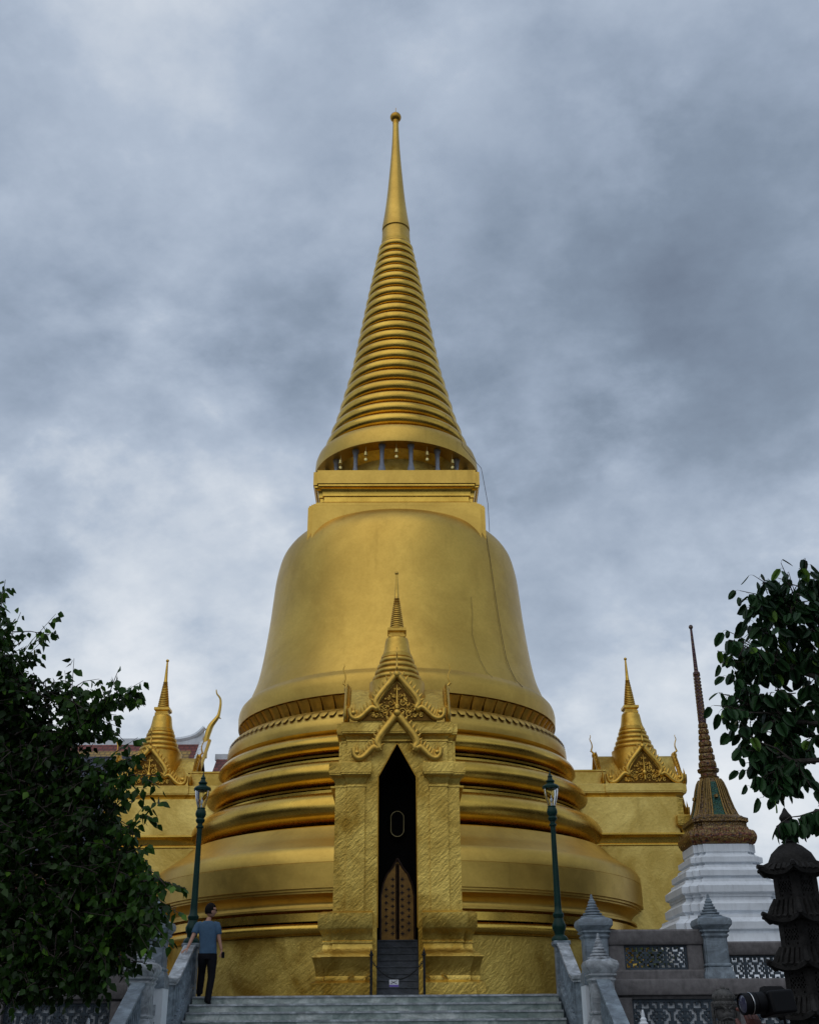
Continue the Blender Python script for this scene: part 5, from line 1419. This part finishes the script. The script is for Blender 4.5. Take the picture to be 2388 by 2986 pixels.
# ================================================================== SKY, SUN, CAMERA
w = bpy.data.worlds.new('World'); S.world = w; w.use_nodes = True
nt = w.node_tree; bg = nt.nodes['Background']
SUN_EL, SUN_AZ = radians(52), radians(205)     # behind the camera, slightly left; azimuth from +Y clockwise
sky = nt.nodes.new('ShaderNodeTexSky'); sky.sky_type = 'NISHITA'; sky.sun_disc = False
sky.sun_elevation = SUN_EL; sky.sun_rotation = SUN_AZ; sky.air_density = 1.5; sky.dust_density = 3
tc = nt.nodes.new('ShaderNodeTexCoord')
nv = nt.nodes.new('ShaderNodeVectorMath'); nv.operation = 'NORMALIZE'; nt.links.new(tc.outputs['Generated'], nv.inputs[0])
sp = nt.nodes.new('ShaderNodeSeparateXYZ'); nt.links.new(nv.outputs[0], sp.inputs[0])
def mth(op, a, b=None, clamp=False):
    n = nt.nodes.new('ShaderNodeMath'); n.operation = op; n.use_clamp = clamp
    for i, v in enumerate((a, b)):
        if v is None: continue
        if hasattr(v, 'is_output'): nt.links.new(v, n.inputs[i])
        else: n.inputs[i].default_value = v
    return n.outputs[0]
zz = mth('ADD', mth('MAXIMUM', sp.outputs['Z'], 0.0), .62)
cb = nt.nodes.new('ShaderNodeCombineXYZ')
nt.links.new(mth('DIVIDE', sp.outputs['X'], zz), cb.inputs['X']); nt.links.new(mth('DIVIDE', sp.outputs['Y'], zz), cb.inputs['Y'])
nt.links.new(mth('MULTIPLY', sp.outputs['Z'], .6), cb.inputs['Z'])
def wn(scale, detail, rough, dist, off=(0,0,0), sc=(1,1,1)):
    mp = nt.nodes.new('ShaderNodeMapping'); mp.inputs['Location'].default_value = off; mp.inputs['Scale'].default_value = sc
    mp.inputs['Rotation'].default_value = (0,0,.5)
    nt.links.new(cb.outputs[0], mp.inputs['Vector'])
    return noise_tex(nt, mp.outputs[0], scale, detail, rough, dist)
n1 = wn(1.5, 3, .5, .0, (3.1,1.7,0), (1,1.1,1)); n2 = wn(3.9, 10, .58, .08, (0,5,0), (1,1.1,1)); n3 = wn(11, 8, .60, .0, (4,1,2))
f = mth('ADD', mth('ADD', mth('MULTIPLY', n1, .42), mth('MULTIPLY', n2, .62)), mth('SUBTRACT', mth('MULTIPLY', n3, .30), .17))
jit = mth('MULTIPLY', mth('SUBTRACT', n2, .5), .12)
def spot(px, py, r, amp):
    """a bank of darker or brighter cloud in one part of the sky, with a ragged edge"""
    global f
    d = (at(px, py, 1.0)-Vector((0,0,EYE))).normalized()
    dt = nt.nodes.new('ShaderNodeVectorMath'); dt.operation = 'DOT_PRODUCT'; dt.inputs[1].default_value = d
    nt.links.new(nv.outputs[0], dt.inputs[0])
    mr = nt.nodes.new('ShaderNodeMapRange'); mr.interpolation_type = 'SMOOTHSTEP'
    mr.inputs['From Min'].default_value = cos(radians(r*1.35)); mr.inputs['From Max'].default_value = 1; mr.inputs['To Min'].default_value = 0; mr.inputs['To Max'].default_value = amp
    nt.links.new(mth('ADD', dt.outputs['Value'], jit), mr.inputs['Value'])
    f = mth('ADD', f, mr.outputs['Result'])
spot(1500, 1130, 13, -.06); spot(2050, 1250, 15, -.08); spot(2300, 250, 15, -.04); spot(560, 850, 12, -.04); spot(250, 1150, 12, -.05); spot(1000, 950, 11, -.03)
spot(620, 1980, 14, .17); spot(1750, 1980, 14, .13); spot(60, 750, 13, .03); spot(850, 100, 13, .08); spot(2250, 2300, 12, .12); spot(1500, 950, 8, .05); spot(0, 1950, 10, .05)
cloud = ramp(nt, f, [(.22,(.160,.200,.27)),(.35,(.235,.295,.385)),(.45,(.33,.40,.51)),(.57,(.45,.525,.64)),(.70,(.67,.725,.80)),(.84,(.92,.94,.97))])
hz = mth('MULTIPLY', mth('SUBTRACT', 1.0, mth('MULTIPLY', mth('MAXIMUM', sp.outputs['Z'], 0.0), 1.9), True), .30, True)
cloud = mixc(nt, hz, cloud, (.62,.68,.75))
vs = nt.nodes.new('ShaderNodeVectorMath'); vs.operation = 'SCALE'; vs.inputs['Scale'].default_value = 10.0   # to the physical range of the sky texture at strength 0.1
nt.links.new(cloud, vs.inputs[0])
fin = mixc(nt, .93, sky.outputs[0], vs.outputs[0])
nt.links.new(fin, bg.inputs['Color']); bg.inputs['Strength'].default_value = .1

sl = bpy.data.lights.new('sun', 'SUN'); sl.energy = .6; sl.angle = radians(75); sl.color = (1,.95,.87)
so = bpy.data.objects.new('sun', sl); COL.objects.link(so)
# direction towards the sun: azimuth measured from +Y towards +X
sd = Vector((sin(SUN_AZ)*cos(SUN_EL), cos(SUN_AZ)*cos(SUN_EL), sin(SUN_EL)))
so.rotation_euler = sd.to_track_quat('Z', 'Y').to_euler(); so.location = (-10,-20,40)

cam = bpy.data.cameras.new('camera'); co = bpy.data.objects.new('camera', cam); COL.objects.link(co)
cam.sensor_fit = 'VERTICAL'; cam.sensor_height = 29.86; cam.lens = 32.50; cam.clip_end = 3000; cam.clip_start = .05
co.location = (0,0,EYE)
co.matrix_world = Matrix((( CR.x, CU.x, -CF.x, 0),(CR.y, CU.y, -CF.y, 0),(CR.z, CU.z, -CF.z, EYE),(0,0,0,1)))
S.camera = co
S.view_settings.view_transform = 'Standard'; S.view_settings.look = 'None'; S.view_settings.exposure = 0; S.view_settings.gamma = 1
S.render.film_transparent = False
S.cycles.max_bounces = 6
# check of the survey helper against the camera
